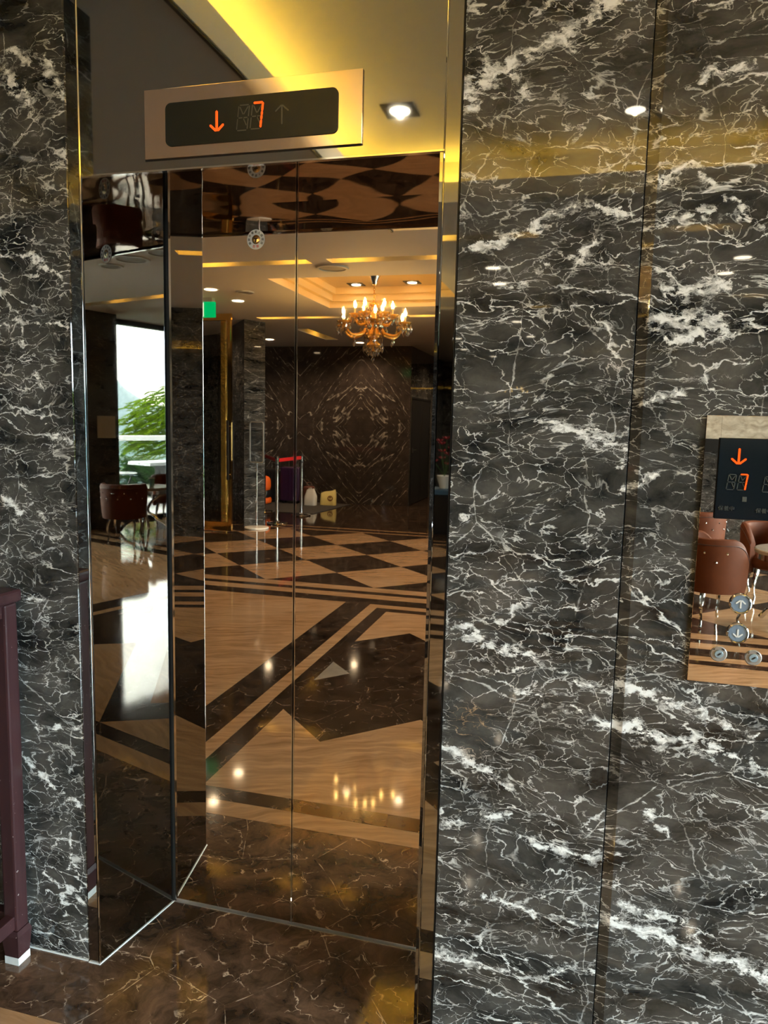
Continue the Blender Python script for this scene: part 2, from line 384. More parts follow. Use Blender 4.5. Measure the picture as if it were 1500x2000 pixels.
for fx in (0, 1):
    def q(poly, both=False):
        return [mx(p) for p in poly] if fx else poly
    stone(q([(XL, -1.26), (.04, -.94), (1.0, -1.9), (.04, -2.86), (XL, -2.54), (XL, -2.08), (-.115, -1.9), (XL, -1.72)]), FD)
    stone(q([(XL, -2.08), (-.115, -1.9), (XL, -1.72)]), M['fgrey'])
    for fy in (0, 1):
        def qq(poly): return [my(p) for p in q(poly)] if fy else q(poly)
        stone(qq([(.445, -1.345), (1.39, -.40), (1.39, -.71), (.6, -1.5)]), FD)
        stone(qq([(XL, YT), (1.39, YT), (.445, -1.345), (.04, -.94), (XL, -1.26)]), FB)
    stone(q([(1.39, -.71), (.6, -1.5), (1.0, -1.9), (.6, -2.3), (1.39, -3.09)]), FB)
    rect(*((sorted((q([(-.385, 0)])[0][0], q([(XL, 0)])[0][0])))), -3.495, YT, FD)
    rect(*((sorted((q([(-.47, 0)])[0][0], q([(-.385, 0)])[0][0])))), -3.60, YT, FB)
    rect(*((sorted((q([(-.685, 0)])[0][0], q([(-.47, 0)])[0][0])))), -3.60, YT, FD)
rect(XL, XR, -3.495, YB, FD); rect(-.385, 3.165, -3.60, -3.495, FB)
for a, b in ((-7, -5.2), (-5.2, -3.6), (-3.6, -2.1), (-2.1, -.685), (3.465, 4.9), (4.9, 6.3), (6.3, 7.5)): rect(a, b, -3.60, YT, FB)
for y0, y1, m in ((-3.78, -3.60, FD), (-3.93, -3.78, FB), (-4.03, -3.93, FD), (-4.19, -4.03, FB), (-7.49, -7.41, FB), (-7.67, -7.49, FD), (-7.74, -7.67, FB)):
    for a, b in ((-7, -3), (-3, 1), (1, 4.2), (4.2, 7.5)): rect(a, b, y0, y1, m)
for a, b in ((-7, -3.6), (-3.6, -1.0), (-1.0, 1.6), (1.6, 4.6), (4.6, 7.5)):
    for c, d in ((-14.7, -12.0), (-12.0, -9.6), (-9.6, -7.74)): rect(a, b, c, d, FD)
hx, hy, x00, y00 = .537, .5367, -1.68, -4.19
dia = [(-hx + G, 0), (0, -hy + G), (hx - G, 0), (0, hy - G)]
me_d = MB().prism(dia, -.02, 0).mesh('floor_diamond', FD); me_b = MB().prism(dia, -.02, 0).mesh('floor_diamond', FB)
tri = [(-hx + G, 0), (hx - G, 0), (0, hy - G)]
me_t = MB().prism(tri, -.02, 0).mesh('floor_triangle', FD)
for i in range(-4, 9):
    for j in range(3):
        o = bpy.data.objects.new('floor_diamond', me_b); COL.objects.link(o); o.parent = floor; o.location = (x00 + 2 * hx * i, y00 - hy - 2 * hy * j, 0)
        if j < 2:
            o = bpy.data.objects.new('floor_diamond', me_d); COL.objects.link(o); o.parent = floor; o.location = (x00 + hx + 2 * hx * i, y00 - 2 * hy - 2 * hy * j, 0)
    for yy, rz in ((y00, PI), (y00 - 6 * hy, 0)):
        o = bpy.data.objects.new('floor_triangle', me_t); COL.objects.link(o); o.parent = floor; o.location = (x00 + hx + 2 * hx * i, yy, 0); o.rotation_euler = (0, 0, rz)

# ------------------------------------------------------------------ walls
def slab(name, x0, x1, mat, parent, z0=0., z1=H, cl=.012, cr=.012, dep=.010):
    return MB().prism([(x0, .05), (x0, dep), (x0 + cl, 0), (x1 - cr, 0), (x1, dep), (x1, .05)], z0, z1).build(name, mat, parent)
wf = MB().box(.88, 7.5, .051, .25, 0, H + .46).build('wall_front', M['black']); tag(wf, 'black marble wall with white veins beside the lift', kind='structure')
for x0, x1, cl in ((.886, 1.2625, .002), (1.2645, 2.16, .022), (2.162, 3.05, .012), (3.052, 4.4, .012), (4.402, 5.8, .012), (5.802, 7.4, .012)):
    slab('marble_slab', x0, x1, M['wall_r1' if x0 < 1 else 'wall_r'], wf, cl=cl, cr=.0012 if x0 < 1 else .012, dep=.006 if x0 < 1.3 else .0035)
wl = MB().box(-7, -.09, .051, .25, 0, H + .46).build('wall_front_side', M['black']); tag(wl, 'narrow black marble wall beside the wooden stand', kind='structure')
slab('marble_slab', -.53, -.0865, M['wall_l'], wl, cl=.001, cr=.006, dep=.006)
wb = MB().box(-.2, 1.0, .42, .5, 0, H + .46).build('wall_shaft', M['black']); tag(wb, 'dark lift shaft wall behind the doors', kind='structure')
pier = MB().box(-7, -.535, -.72, .05, 0, H + .1).build('wall_pier', M['wall_g']); tag(pier, 'black marble side wall left of the lift', kind='structure')
cl_ = MB().box(-.53, -.09, -.003, .0, 0, .004).build('trim_2', M['caulk']); tag(cl_, 'white sealant line at the foot of the marble', kind='structure')

lw = MB().box(-7.2, -7, -14.7, -.7, 0, H).build('wall_left', M['wall_g']); tag(lw, 'dark marble wall at the far side of the lobby', kind='structure')
bw = MB().box(-7, -1.83, -11.1, -10.81, 0, H).build('wall_back', M['black']); tag(bw, 'bookmatched brown marble wall behind the luggage', kind='structure')
for k in range(5):
    for (z0, z1) in ((0, 1.419), (1.421, H)):
        x1 = -1.82 - k * 1.03
        MB().box(max(x1 - 1.0295, -7), x1, -10.83, -10.8, z0, z1).build('marble_slab', M['back'], bw)
sw = thing('wall_corridor', None, None, (-1.83, -10.83, 0), kind='structure'); tag(sw, 'brown marble corridor wall around the black doors')
MB().box(-2.0, -1.82, -10.9, -10.831, 0, H).build('marble_slab', M['wall_g'], sw)
MB().box(-2.0, -1.82, -12.62, -10.9, 1.96, H).build('marble_slab', M['wall_g'], sw)
MB().box(-2.0, -1.82, -14.6, -12.62, 0, H).build('marble_slab', M['wall_g'], sw)
ew = MB().box(-7, 7.5, -14.9, -14.7, 0, H).build('wall_end', M['wall_g']); tag(ew, 'dark wall at the end of the corridor', kind='structure')
cw_ = thing('wall_center', 'dark marble wall block behind the velvet chairs', None, (2.85, -7.3, 0), kind='structure')
MB().box(1.1, 4.6, -14.7, -7.081, 0, H).build('core', M['black'], cw_)
for k in range(3):
    x0 = 1.1 + k * 1.1667
    MB().box(x0 + .001, x0 + 1.1657, -7.08, -7.05, 0, 1.285).build('marble_slab', M['wall_g'], cw_)
MB().box(1.1, 2.05, -7.08, -7.05, 1.286, H).build('marble_slab', M['wall_g'], cw_)
MB().box(4.35, 4.6, -7.08, -7.05, 1.286, H).build('marble_slab', M['wall_g'], cw_)
MB().box(2.05, 4.35, -7.08, -7.05, 2.3, H).build('marble_slab', M['wall_g'], cw_)
MB().box(2.05, 4.35, -7.08, -7.0, 1.286, 1.42).build('black_ledge', M['black'], cw_)
def stone_panel():
    t = NT('pale_bookmatched_stone'); P = t.pos(); sp = t.n('SeparateXYZ'); t.put(sp.inputs[0], P)
    cb = t.n('CombineXYZ'); t.put(cb.inputs[0], t.math('PINGPONG', sp.outputs[0], .3)); t.put(cb.inputs[2], sp.outputs[2])
    a = t.warp(cb.outputs[0], 4, .2, 4); n = t.noise(t.vmath('MULTIPLY', a, (3, 1, 8)), 3, 6)
    return t.bsdf(t.mix(t.mr(n, .3, .7), (.30, .26, .20), (.66, .60, .50)), .2)
M['pale'] = stone_panel()
for k in range(4): MB().box(2.051 + k * .575, 2.05 + (k + 1) * .575 - .001, -7.08, -7.06, 1.421, 2.299).build('stone_panel', M['pale'], cw_)
w2 = MB().box(4.6, 7.5, -10.2, -10.0, 0, H).build('wall_bay', M['wall_g']); tag(w2, 'dark marble wall closing the window bay', kind='structure')
# pillar at the window
pl = MB().box(6.95, 7.5, -4.63, -4.0, 0, H).build('wall_pillar', M['wall_g'], bevel=.006); tag(pl, 'black marble pillar beside the terrace window', kind='structure')
pr = MB().box(7.3, 7.5, -.6, .05, 0, H).build('wall_right', M['wall_g']); tag(pr, 'dark marble wall end beside the terrace window', kind='structure')
# marble column by the glass door
pc = MB().prism([(-3.36, -7.24), (-3.2, -7.58), (-3.42, -7.9), (-4.5, -8.9), (-5.2, -9.2), (-4.6, -8.85)], 0, H).build('wall_column', M['wall_g']); tag(pc, 'dark marble column behind the sign stand', kind='structure')

# ------------------------------------------------------------------ windows
M['frame'] = plain('dark_window_frame', (.012, .012, .013), .35)
def glass_mat(name, col=(.97, 1, .98), mixf=.06):
    t = NT(name); a = t.n('BsdfTransparent'); a.inputs[0].default_value = (*col, 1)
    g = t.n('BsdfGlossy'); g.inputs['Roughness'].default_value = .01
    fr = t.n('Fresnel'); fr.inputs[0].default_value = 1.45
    mx_ = t.n('MixShader'); t.put(mx_.inputs[0], fr.outputs[0]); t.t.links.new(a.outputs[0], mx_.inputs[1]); t.t.links.new(g.outputs[0], mx_.inputs[2])
    t.t.links.new(mx_.outputs[0], t.out.inputs[0]); return t.m
M['glass'] = glass_mat('clear_glass')
def window(n, y0, y1, label, muls):
    r = thing('window_%d' % n, label, None, (7.38, (y0 + y1) / 2, 0), kind='structure')
    MB().box(7.34, 7.44, y0, y1, 2.80, H).build('frame_head', M['frame'], r)
    MB().box(7.34, 7.44, y0, y1, 0, .05).build('frame_sill', M['frame'], r)
    ys = [y0] + muls + [y1]
    for y in ys: MB().box(7.34, 7.44, y - .03, y + .03, .05, 2.80).build('mullion', M['frame'], r)
    for a, b in zip(ys[:-1], ys[1:]): MB().box(7.385, 7.393, a + .03, b - .03, .05, 2.80).build('pane', M['glass'], r)
window(1, -9.97, -4.66, 'wide terrace window with a view of trees and hill', [-7.6])
window(2, -3.97, -.63, 'unseen window bay added beyond the marble pillar for daylight', [-2.4])  # window bay out of view, added so daylight grazes the lift wall

# ------------------------------------------------------------------ ceiling
ceil_hole = [(-.2, 3.0, -3.05, -.25), (-1.85, -.2, -6.43, -4.59)]
slots = [(-2.95, -1.17, -4.0, -3.84), (-.99, .80, -4.0, -3.84), (1.5, 3.2, -4.0, -3.84), (4.7, 6.6, -4.0, -3.84), (-3.12, -1.9, -7.27, -7.1), (-1.05, .75, -7.27, -7.1), (-3.06, -2.84, -9.75, -8.3), (2.3, 3.4, -6.8, -6.64)]
def ceiling():
    holes = ceil_hole + slots
    xs = sorted({-7.2, 7.5} | {h[0] for h in holes} | {h[1] for h in holes}); ys = sorted({-14.9, .25} | {h[2] for h in holes} | {h[3] for h in holes})
    mb = MB()
    for x0, x1 in zip(xs[:-1], xs[1:]):
        for y0, y1 in zip(ys[:-1], ys[1:]):
            mxx, myy = (x0 + x1) / 2, (y0 + y1) / 2
            if any(h[0] < mxx < h[1] and h[2] < myy < h[3] for h in holes): continue
            mb.add([(x0, y0, H), (x1, y0, H), (x1, y1, H), (x0, y1, H)], [(0, 3, 2, 1)])
    c = mb.build('ceiling', M['ceil'], recalc=False); tag(c, 'smooth lobby ceiling with recessed coves', kind='structure')
    def side(x0, x1, y0, y1, z0, z1, mat, nm, top=True, ring=None):
        m = MB()
        P = [(x0, y0), (x1, y0), (x1, y1), (x0, y1)]
        for k in range(4):
            a, b = P[k], P[(k + 1) % 4]; m.add([(*a, z0), (*b, z0), (*b, z1), (*a, z1)], [(0, 1, 2, 3)])
        if top: m.add([(*p, z1) for p in P], [(0, 1, 2, 3)])
        if ring:
            rx0, rx1, ry0, ry1 = ring; Q = [(rx0, ry0), (rx1, ry0), (rx1, ry1), (rx0, ry1)]
            for k in range(4): m.add([(*P[k], z0), (*P[(k + 1) % 4], z0), (*Q[(k + 1) % 4], z0), (*Q[k], z0)], [(0, 1, 2, 3)])
        return m.build(nm, mat, c, recalc=False)
    for (x0, x1, y0, y1) in slots: side(x0, x1, y0, y1, H, H + .11, M['ceil'], 'slot_recess')
    # lift lobby recess with hidden cove
    x0, x1, y0, y1 = ceil_hole[0]
    side(x0, x1, y0, y1, H, H + .12, M['ceil'], 'cove_lip', top=False)
    side(x0 - .22, x1 + .22, y0 - .22, y1 + .2, H + .12, H + .31, M['ceil'], 'cove_ceiling', ring=(x0 - .0, x1 + .0, y0 - .0, y1 + .0))
    sh = MB()
    for (a0, a1, b0, b1) in ((x0 - .018, x0 - .004, y0, y1),): sh.box(a0, a1, b0, b1, H - .012, H - .001)
    sh.build('shadow_bead', M['black'], c)
    # chandelier tray: steps
    x0, x1, y0, y1 = ceil_hole[1]
    for k in range(3):
        e = .055 * k; zz = H + .072 * k
        last = k == 2
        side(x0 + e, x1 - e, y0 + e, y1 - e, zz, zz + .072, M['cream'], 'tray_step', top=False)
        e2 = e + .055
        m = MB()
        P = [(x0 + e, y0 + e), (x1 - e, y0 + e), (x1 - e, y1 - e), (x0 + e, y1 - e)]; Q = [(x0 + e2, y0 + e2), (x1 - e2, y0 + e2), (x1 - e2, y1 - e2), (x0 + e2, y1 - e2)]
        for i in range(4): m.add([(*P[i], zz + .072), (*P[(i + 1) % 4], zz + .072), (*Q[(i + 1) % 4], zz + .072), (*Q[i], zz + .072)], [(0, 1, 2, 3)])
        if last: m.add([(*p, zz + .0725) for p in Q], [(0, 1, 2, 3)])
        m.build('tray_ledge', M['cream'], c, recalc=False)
    return c
ceil_o = ceiling()
lid = MB().box(-7.2, 7.5, -14.9, .25, H + .40, H + .46).build('roof', M['black']); tag(lid, 'roof slab above the lobby', kind='structure')
roofwall = MB()
def strip(label, x0, x1, y0, y1, z, group, mat='cove'):
    o = MB().box(x0, x1, y0, y1, z, z + .012).build('cove_light', M[mat]); return tag(o, label, 'light strip', group)
cl0 = ceil_hole[0]
strip('warm light strip hidden along the near edge of the ceiling cove', cl0[0], cl0[1], cl0[3] + .12, cl0[3] + .14, H + .125, 'cove light strips')
strip('warm light strip hidden along the far edge of the ceiling cove', cl0[0], cl0[1], cl0[2] - .14, cl0[2] - .12, H + .125, 'cove light strips')
strip('warm light strip hidden in the cove edge above the lift door', cl0[0] - .14, cl0[0] - .12, cl0[2], cl0[3], H + .125, 'cove light strips')
strip('warm light strip hidden in the cove edge towards the window', cl0[1] + .12, cl0[1] + .14, cl0[2], cl0[3], H + .125, 'cove light strips')
spots = [(-2.12, -3.86, 'over the pale floor field'), (-1.3, -3.86, 'beside the round vent'), (-.8, -3.86, 'above the round vent end'), (.05, -3.86, 'in line with the lift door'), (.72, -3.86, 'before the recess corner'), (1.9, -3.86, 'over the velvet chairs'), (3.0, -3.86, 'past the call panel'), (5.29, -3.86, 'towards the window'), (6.03, -3.86, 'beside the window pillar'),
         (-2.95, -7.12, 'beside the marble column'), (-2.35, -7.12, 'beyond the chandelier tray'), (-.85, -7.12, 'behind the chandelier'), (.6, -7.12, 'before the wall block'), (2.8, -6.66, 'above the pale stone panels')]
for x, y, nm in spots:
    o = MB().box(x - .10, x + .10, y - .010, y + .010, H + .085, H + .10).build('slot_light', M['slot']); tag(o, 'small amber light in the ceiling slot ' + nm, 'light', 'ceiling slot lights')
o = MB().box(-2.87, -2.85, -9.3, -9.1, H + .085, H + .10).build('slot_light', M['slot']); tag(o, 'small amber light in the slot that runs towards the back wall', 'light', 'ceiling slot lights')

# ------------------------------------------------------------------ lift doorway
tr = thing('trim_1', 'mirror polished steel surround of the lift doorway', None, (0, 0, 0), kind='structure')
def quadpanel(name, a, b, z0, z1, th, mat):
    v = Vector((b[0] - a[0], b[1] - a[1])); n = Vector((v.y, -v.x)).normalized() * th
    return MB().prism([a, b, (b[0] + n.x, b[1] + n.y), (a[0] + n.x, a[1] + n.y)], z0, z1).build(name, mat, tr)
quadpanel('jamb_panel', (0, D), (-T, 0.002), 0.004, ZT, .012, M['jamb'])
quadpanel('jamb_panel', (W + T, 0.002), (W, D), 0.004, ZT, .012, M['jamb'])
MB().prism([(-T, .012), (W + T, .012), (W, D + .03), (0, D + .03)], ZT, ZT + .012).build('soffit_panel', M['soffit'], tr)
MB().box(-T, .851, 0, .012, ZT + .0005, H).build('header_panel', M['header'], tr)
MB().box(-T, .851, -.001, .012, ZT - .004, ZT).build('header_edge', M['chrome'], tr)
MB().box(-.0855, -.0565, -.002, .012, 0.002, H).build('side_strip', M['trimmir'], tr)
MB().tube([(-.0535, .0015, 0.002), (-.0535, .0015, H)], .0032, 8).build('edge_bead', M['chrome'], tr, smooth=True)
MB().box(.8525, .8835, -.002, .05, 0.002, H).build('side_strip', M['trimmir'], tr)
MB().tube([(.8500, .0015, 0.002), (.8500, .0015, H)], .0024, 8).build('edge_bead', M['trimmir'], tr, smooth=True)
MB().box(.884, .8857, .002, .04, 0, H).build('dark_joint', M['black'], tr)
MB().prism([(-.003, D - .006), (-T - .004, -.004), (-T + .001, -.004), (.0022, D - .006)], 0, .003).build('base_sealant', M['caulk'], tr)
MB().box(-.086, -T + .001, -.006, -.002, 0, .003).build('base_sealant', M['caulk'], tr)
dr = thing('door_1', 'two leaf bronze mirror lift door', None, (W / 2, D, 0), kind='structure')
lf = MB().box(-.02, .3935, D, D + .03, .010, ZT + .02).build('door_leaf', M['door'], dr, bevel=.0008)
rf = MB().box(.3965, W + .02, D, D + .03, .010, ZT + .02).build('door_leaf', M['door'], dr, bevel=.0008)
MB().box(.3905, .3935, D - .0015, D + .001, .010, ZT).build('edge_strip', M['chrome'], lf)
MB().box(.3965, .3990, D - .0015, D + .001, .010, ZT).build('edge_strip', M['chrome'], rf)
MB().box(0, W, D - .0045, D + .10, .0, .0030).build('sill', M['silver'], dr)
MB().box(-.001, .008, D - .004, D - .0005, .004, ZT).build('corner_gap', M['matblack'], tr)
MB().box(.008, .0092, D - .005, D - .0005, .004, ZT).build('corner_bead', M['chrome'], tr)
# release lock with printed ring
sc_ = Vector((.2755, D, 2.006))
ring = MB().lathe([(.0125, -.0005), (.0265, -.0005), (.0265, -.0012), (.0125, -.0012)], sc_, 40, 'y', cap=False).build('lock_ring', plain('sticker_white', (.92, .92, .90), .5), lf)
ky = MB().lathe([(0, -.0016), (.010, -.0016), (.0122, -.0008), (.0122, 0)], sc_, 24, 'y').build('lock_core', mirror('brass_core', (.62, .46, .25), .25), lf, smooth=True)
MB().box(sc_.x - .0055, sc_.x + .0055, D - .0026, D - .0017, sc_.z + .001, sc_.z + .0035).box(sc_.x - .0017, sc_.x + .0017, D - .0026, D - .0017, sc_.z - .008, sc_.z + .001).build('keyhole', M['black'], lf)
txt_k = plain('sticker_ink', (.01, .02, .015), .5); txt_r = plain('sticker_red', (.7, .02, .015), .5)
chars = '嚴禁非專業人員使用'
for i, ch in enumerate(chars):
    a = math.radians(210 - i * (240 / 8.))
    text_mesh('ring_letter', ch, .0075, txt_k, lf, (sc_.x + .0195 * math.cos(a), D - .0018, sc_.z + .0195 * math.sin(a)), (PI / 2, -(a - PI / 2), 0), .0002)
for i, ch in enumerate('危險'):
    a = math.radians(254 + i * 33)
    text_mesh('ring_letter', ch, .0085, txt_r, lf, (sc_.x + .0195 * math.cos(a), D - .0018, sc_.z + .0195 * math.sin(a)), (PI / 2, -(a + PI / 2), 0), .0002)

# ------------------------------------------------------------------ LED characters
def bar(mb, p, q, w, y0, y1):
    a = Vector((p[0], p[1])); b = Vector((q[0], q[1])); d = (b - a).normalized(); n = Vector((-d.y, d.x)) * w / 2; c = d * w * .45
    mb.prism([tuple(a - c), tuple(a + n), tuple(b + n), tuple(b + c), tuple(b - n), tuple(a - n)], y0, y1, 'y')
def arrow(name, cx_, cz, h, wd, up, mat, parent, y, th=.006):
    m = MB(); s = 1 if up else -1; tip = (cx_, cz + s * h / 2)
    bar(m, (cx_, cz - s * h / 2), (cx_, cz + s * (h / 2 - th * .4)), th, y - .001, y)
    for k in (-1, 1): bar(m, (cx_ + k * wd / 2, cz + s * (h / 2 - wd * .42)), (cx_ + k * th * .55, cz + s * (h / 2 - th * .35)), th * .95, y - .001, y)
    return m.build(name, mat, parent)
def eight(name, cx_, cz, wd, h, mat, parent, y, th, sl=.12):
    m = MB(); S_ = lambda u, v: (cx_ + u * wd / 2 + sl * v * h / 2, cz + v * h / 2)
    for a, b in (((-.8, 1), (.8, 1)), ((-.8, -1), (.8, -1)), ((-.8, 0), (-.15, 0)), ((.15, 0), (.8, 0)), ((-1, .1), (-1, .9)), ((1, .1), (1, .9)), ((-1, -.9), (-1, -.1)), ((1, -.9), (1, -.1)), ((-.75, .85), (-.1, .3)), ((.75, .85), (.1, .3)), ((.75, -.6), (.15, -.1))):
        bar(m, S_(*a), S_(*b), th, y - .0006, y)
    return m.build(name, mat, parent)
def seven(name, cx_, cz, wd, h, mat, parent, y, th, sl=.12):
    m = MB(); S_ = lambda u, v: (cx_ + u * wd / 2 + sl * v * h / 2, cz + v * h / 2)
    for a, b in (((-.85, 1), (.85, 1)), ((1, .95), (1, .36)), ((1, .24), (1, .02)), ((1, -.08), (1, -.32)), ((1, -.44), (1, -.95))):
        bar(m, S_(*a), S_(*b), th, y - .001, y)
    return m.build(name, mat, parent)
def rrect(x0, x1, z0, z1, r, n=6):
    P = []
    for cxx, czz, a0 in ((x1 - r, z1 - r, 0), (x0 + r, z1 - r, 90), (x0 + r, z0 + r, 180), (x1 - r, z0 + r, 270)):
        for k in range(n + 1):
            a = math.radians(a0 + 90 * k / n); P.append((cxx + r * math.cos(a), czz + r * math.sin(a)))
    return P
fi = thing('floor_indicator', 'copper lift floor indicator showing a down arrow and 7', 'indicator', (.40, 0, 2.12))
MB().box(.130, .667, -.006, -.0005, 2.1215, 2.277).build('face_plate', M['copper'], fi, bevel=.001)
MB().box(.128, .665, -.0005, 0.004, 2.119, 2.275).build('back_plate', M['black'], fi)
ds = MB().prism(rrect(.187, .612, 2.147, 2.243, .014), -.0085, -.0055, 'y').build('display', M['glossblack'], fi)
arrow('down_arrow', .3195, 2.193, .043, .032, False, M['led'], ds, -.0086, .0058)
eight('unlit_digit', .3850, 2.196, .026, .054, M['dimglass'], ds, -.0086, .0022)
eight('unlit_digit', .4185, 2.197, .026, .054, M['dimglass'], ds, -.0086, .0022)
seven('lit_digit', .4200, 2.1985, .023, .053, M['led'], ds, -.0093, .0048)
arrow('unlit_arrow', .4800, 2.196, .040, .030, True, M['dimglass'], ds, -.0086, .0030)

cp = thing('lift_call_panel', 'mirror finished lift call panel with display and arrow buttons', 'call panel', (1.5, 0, .988))
MB().box(1.410, 1.592, -.005, 0.0, .988, 1.5465).build('face_plate', M['callplate'], cp, bevel=.0008)
ds = MB().box(1.437, 1.567, -.013, -.005, 1.337, 1.5015).build('display', plain('blue_black_display', (.004, .008, .012), .12), cp, bevel=.0012)
yy = -.0132
arrow('down_arrow', 1.4745, 1.4645, .031, .026, False, M['led'], ds, yy, .0042)
arrow('up_arrow', 1.5425, 1.4610, .031, .026, True, M['led'], ds, yy, .0042)
for ox, nm in ((1.464, 'a'), (1.484, 'b'), (1.531, 'c'), (1.551, 'd')): eight('unlit_digit', ox, 1.4130 - (.002 if ox > 1.5 else 0), .014, .031, M['dimglass'], ds, yy, .0014)
seven('lit_digit', 1.4850, 1.4135, .0135, .031, M['led'], ds, yy - .0008, .0030)
MB().box(1.487, 1.495, yy - .0004, yy, 1.374, 1.384).build('unlit_lamp', M['dimglass'], ds)
text_mesh('dim_text', '保養中', .0105, M['dimglass'], ds, (1.4585, yy - .0003, 1.3585))
text_mesh('dim_text', '保養中', .0105, M['dimglass'], ds, (1.5285, yy - .0003, 1.3565))
M['btn'] = plain('blue_grey_button', (.20, .27, .36), .35, .3)
def button(bx, bz, up):
    c = (bx, 0, bz)
    b = MB().lathe([(0, -.0095), (.0172, -.0095), (.0176, -.009), (.0176, -.005)], c, 32, 'y').build('button', M['btn'], cp, smooth=True)
    MB().lathe([(.0178, -.005), (.0178, -.0105), (.0192, -.0118), (.0212, -.0105), (.0215, -.005)], c, 32, 'y', cap=False).build('button_ring', M['chrome'], b, smooth=True)
    arrow('button_arrow', bx, bz, .0165, .017, up, M['white'], b, -.0096, .0030)
button(1.5010, 1.1625, True); button(1.5000, 1.1000, False)
def keysw(bx, bz):
    c = (bx, 0, bz)
    b = MB().lathe([(0, -.007), (.0150, -.007), (.0166, -.0055), (.0168, -.005)], c, 32, 'y').build('key_switch', plain('key_switch_grey', (.42, .40, .38), .3, .6), cp, smooth=True)
    MB().lathe([(0, -.0098), (.0078, -.0098), (.0086, -.0088), (.0086, -.007)], c, 24, 'y').build('key_cylinder', plain('key_cylinder_blue', (.40, .55, .66), .25, .6), b, smooth=True)
    m = MB(); bar(m, (bx - .0022, bz - .0018), (bx + .003, bz + .0022), .003, -.0104, -.0098); m.build('key_slot', M['black'], b)
    m = MB(); bar(m, (bx + .006, bz + .0118), (bx + .010, bz + .0092), .0026, -.0076, -.007); bar(m, (bx - .0105, bz + .0088), (bx - .0085, bz + .0108), .0018, -.0076, -.007); m.build('position_mark', M['black'], b)
keysw(1.4672, 1.0520); keysw(1.5335, 1.0505)

# ------------------------------------------------------------------ wooden stand at the wall
def wood(name, a, b):
    t = NT(name); P = t.pos(); s = t.vmath('MULTIPLY', P, (30, 30, 2.2)); n = t.noise(t.warp(s, 1.5, .4), 1.6, 6, .6)
    ch = t.mr(t.noise(P, 85, 3), .70, .74)
    return t.bsdf(t.mix(ch, t.mix(n, a, b), (.33, .26, .24)), .35)
M['rosewood'] = wood('dark_red_wood', (.018, .0065, .0075), (.052, .019, .021))
st = thing('wooden_stand', 'dark red wooden stand with scuffed feet against the marble', 'stand', (-.39, -.15, 0))
def post(x, y):
    MB().prism([(x - .022, y - .022), (x + .022, y - .022), (x + .022, y + .022), (x - .022, y + .022)], .10, 1.02).build('leg', M['rosewood'], st, bevel=.006)
    f = MB(); f.add([(x - .020, y - .020, 0), (x + .020, y - .020, 0), (x + .020, y + .020, 0), (x - .020, y + .020, 0), (x - .027, y - .027, .085), (x + .027, y - .027, .085), (x + .027, y + .027, .085), (x - .027, y + .027, .085), (x - .022, y - .022, .10), (x + .022, y - .022, .10), (x + .022, y + .022, .10), (x - .022, y + .022, .10)],
        [(3, 2, 1, 0), (0, 1, 5, 4), (1, 2, 6, 5), (2, 3, 7, 6), (3, 0, 4, 7), (4, 5, 9, 8), (5, 6, 10, 9), (6, 7, 11, 10), (7, 4, 8, 11), (8, 9, 10, 11)])
    f.build('foot', M['rosewood'], st)
    MB().box(x - .0225, x + .0225, y - .0225, y + .0225, 0, .022).build('scuffed_tip', plain('scuffed_white', (.55, .55, .54), .7, grain=.4), st)
for x in (-.495, -.283):
    for y in (-.25, -.05): post(x, y)
MB().box(-.53, -.255, -.285, -.012, 1.02, 1.055).build('top', M['rosewood'], st, bevel=.012, bseg=3)
MB().box(-.515, -.27, -.27, -.03, .985, 1.02).build('apron', M['rosewood'], st)
for x in (-.495, -.283): MB().box(x - .014, x + .014, -.25, -.05, .105, .145).build('side_rail', M['rosewood'], st, bevel=.003)
for y in (-.25, -.05): MB().box(-.495, -.283, y - .014, y + .014, .105, .145).build('cross_rail', M['rosewood'], st, bevel=.003)

# ------------------------------------------------------------------ ceiling fittings
dl_pow = 30.
def downlight(x, y, z, label, square=False, power=dl_pow, col=(1, .84, .62)):
    r = thing('ceiling_downlight', label, 'downlight', (x, y, z), 'recessed ceiling downlights')
    if square:
        MB().box(x - .09, x + .09, y - .09, y + .09, z - .006, z).build('frame', M['matblack'], r)
        MB().lathe([(0, z - .0085), (.05, z - .0085), (.052, z - .006)], (x, y, 0), 24).build('lens', M['lamp'], r)
    else:
        MB().lathe([(.066, z), (.066, z - .004), (.082, z - .007), (.090, z)], (x, y, 0), 28, cap=False).build('ring', M['white'], r, smooth=True)
        MB().lathe([(0, z - .003), (.066, z - .003)], (x, y, 0), 28).build('lens', M['lamp'], r)
    l = light('downlight_beam', 'SPOT', (x, y, z - .02), power, col, r, spot_size=math.radians(150), spot_blend=.8, shadow_soft_size=.012)
downlight(.135, -2.43, H + .309, 'square framed downlight in the recess over the lift door', True, 14)
downlight(1.35, -2.66, H + .309, 'square framed downlight in the recess over the marble', True, 14, (1, .8, .35))
downlight(2.6, -2.66, H + .309, 'square framed downlight in the recess over the call panel', True, 14)
downlight(-1.43, -6.14, H + .216, 'square framed downlight left of the chandelier', True, 12)
downlight(-.76, -6.10, H + .216, 'square framed downlight right of the chandelier', True, 12)
downlight(-1.43, -4.86, H + .216, 'square framed downlight in the near left tray corner', True, 12)
downlight(-.62, -4.86, H + .216, 'square framed downlight in the near right tray corner', True, 12)
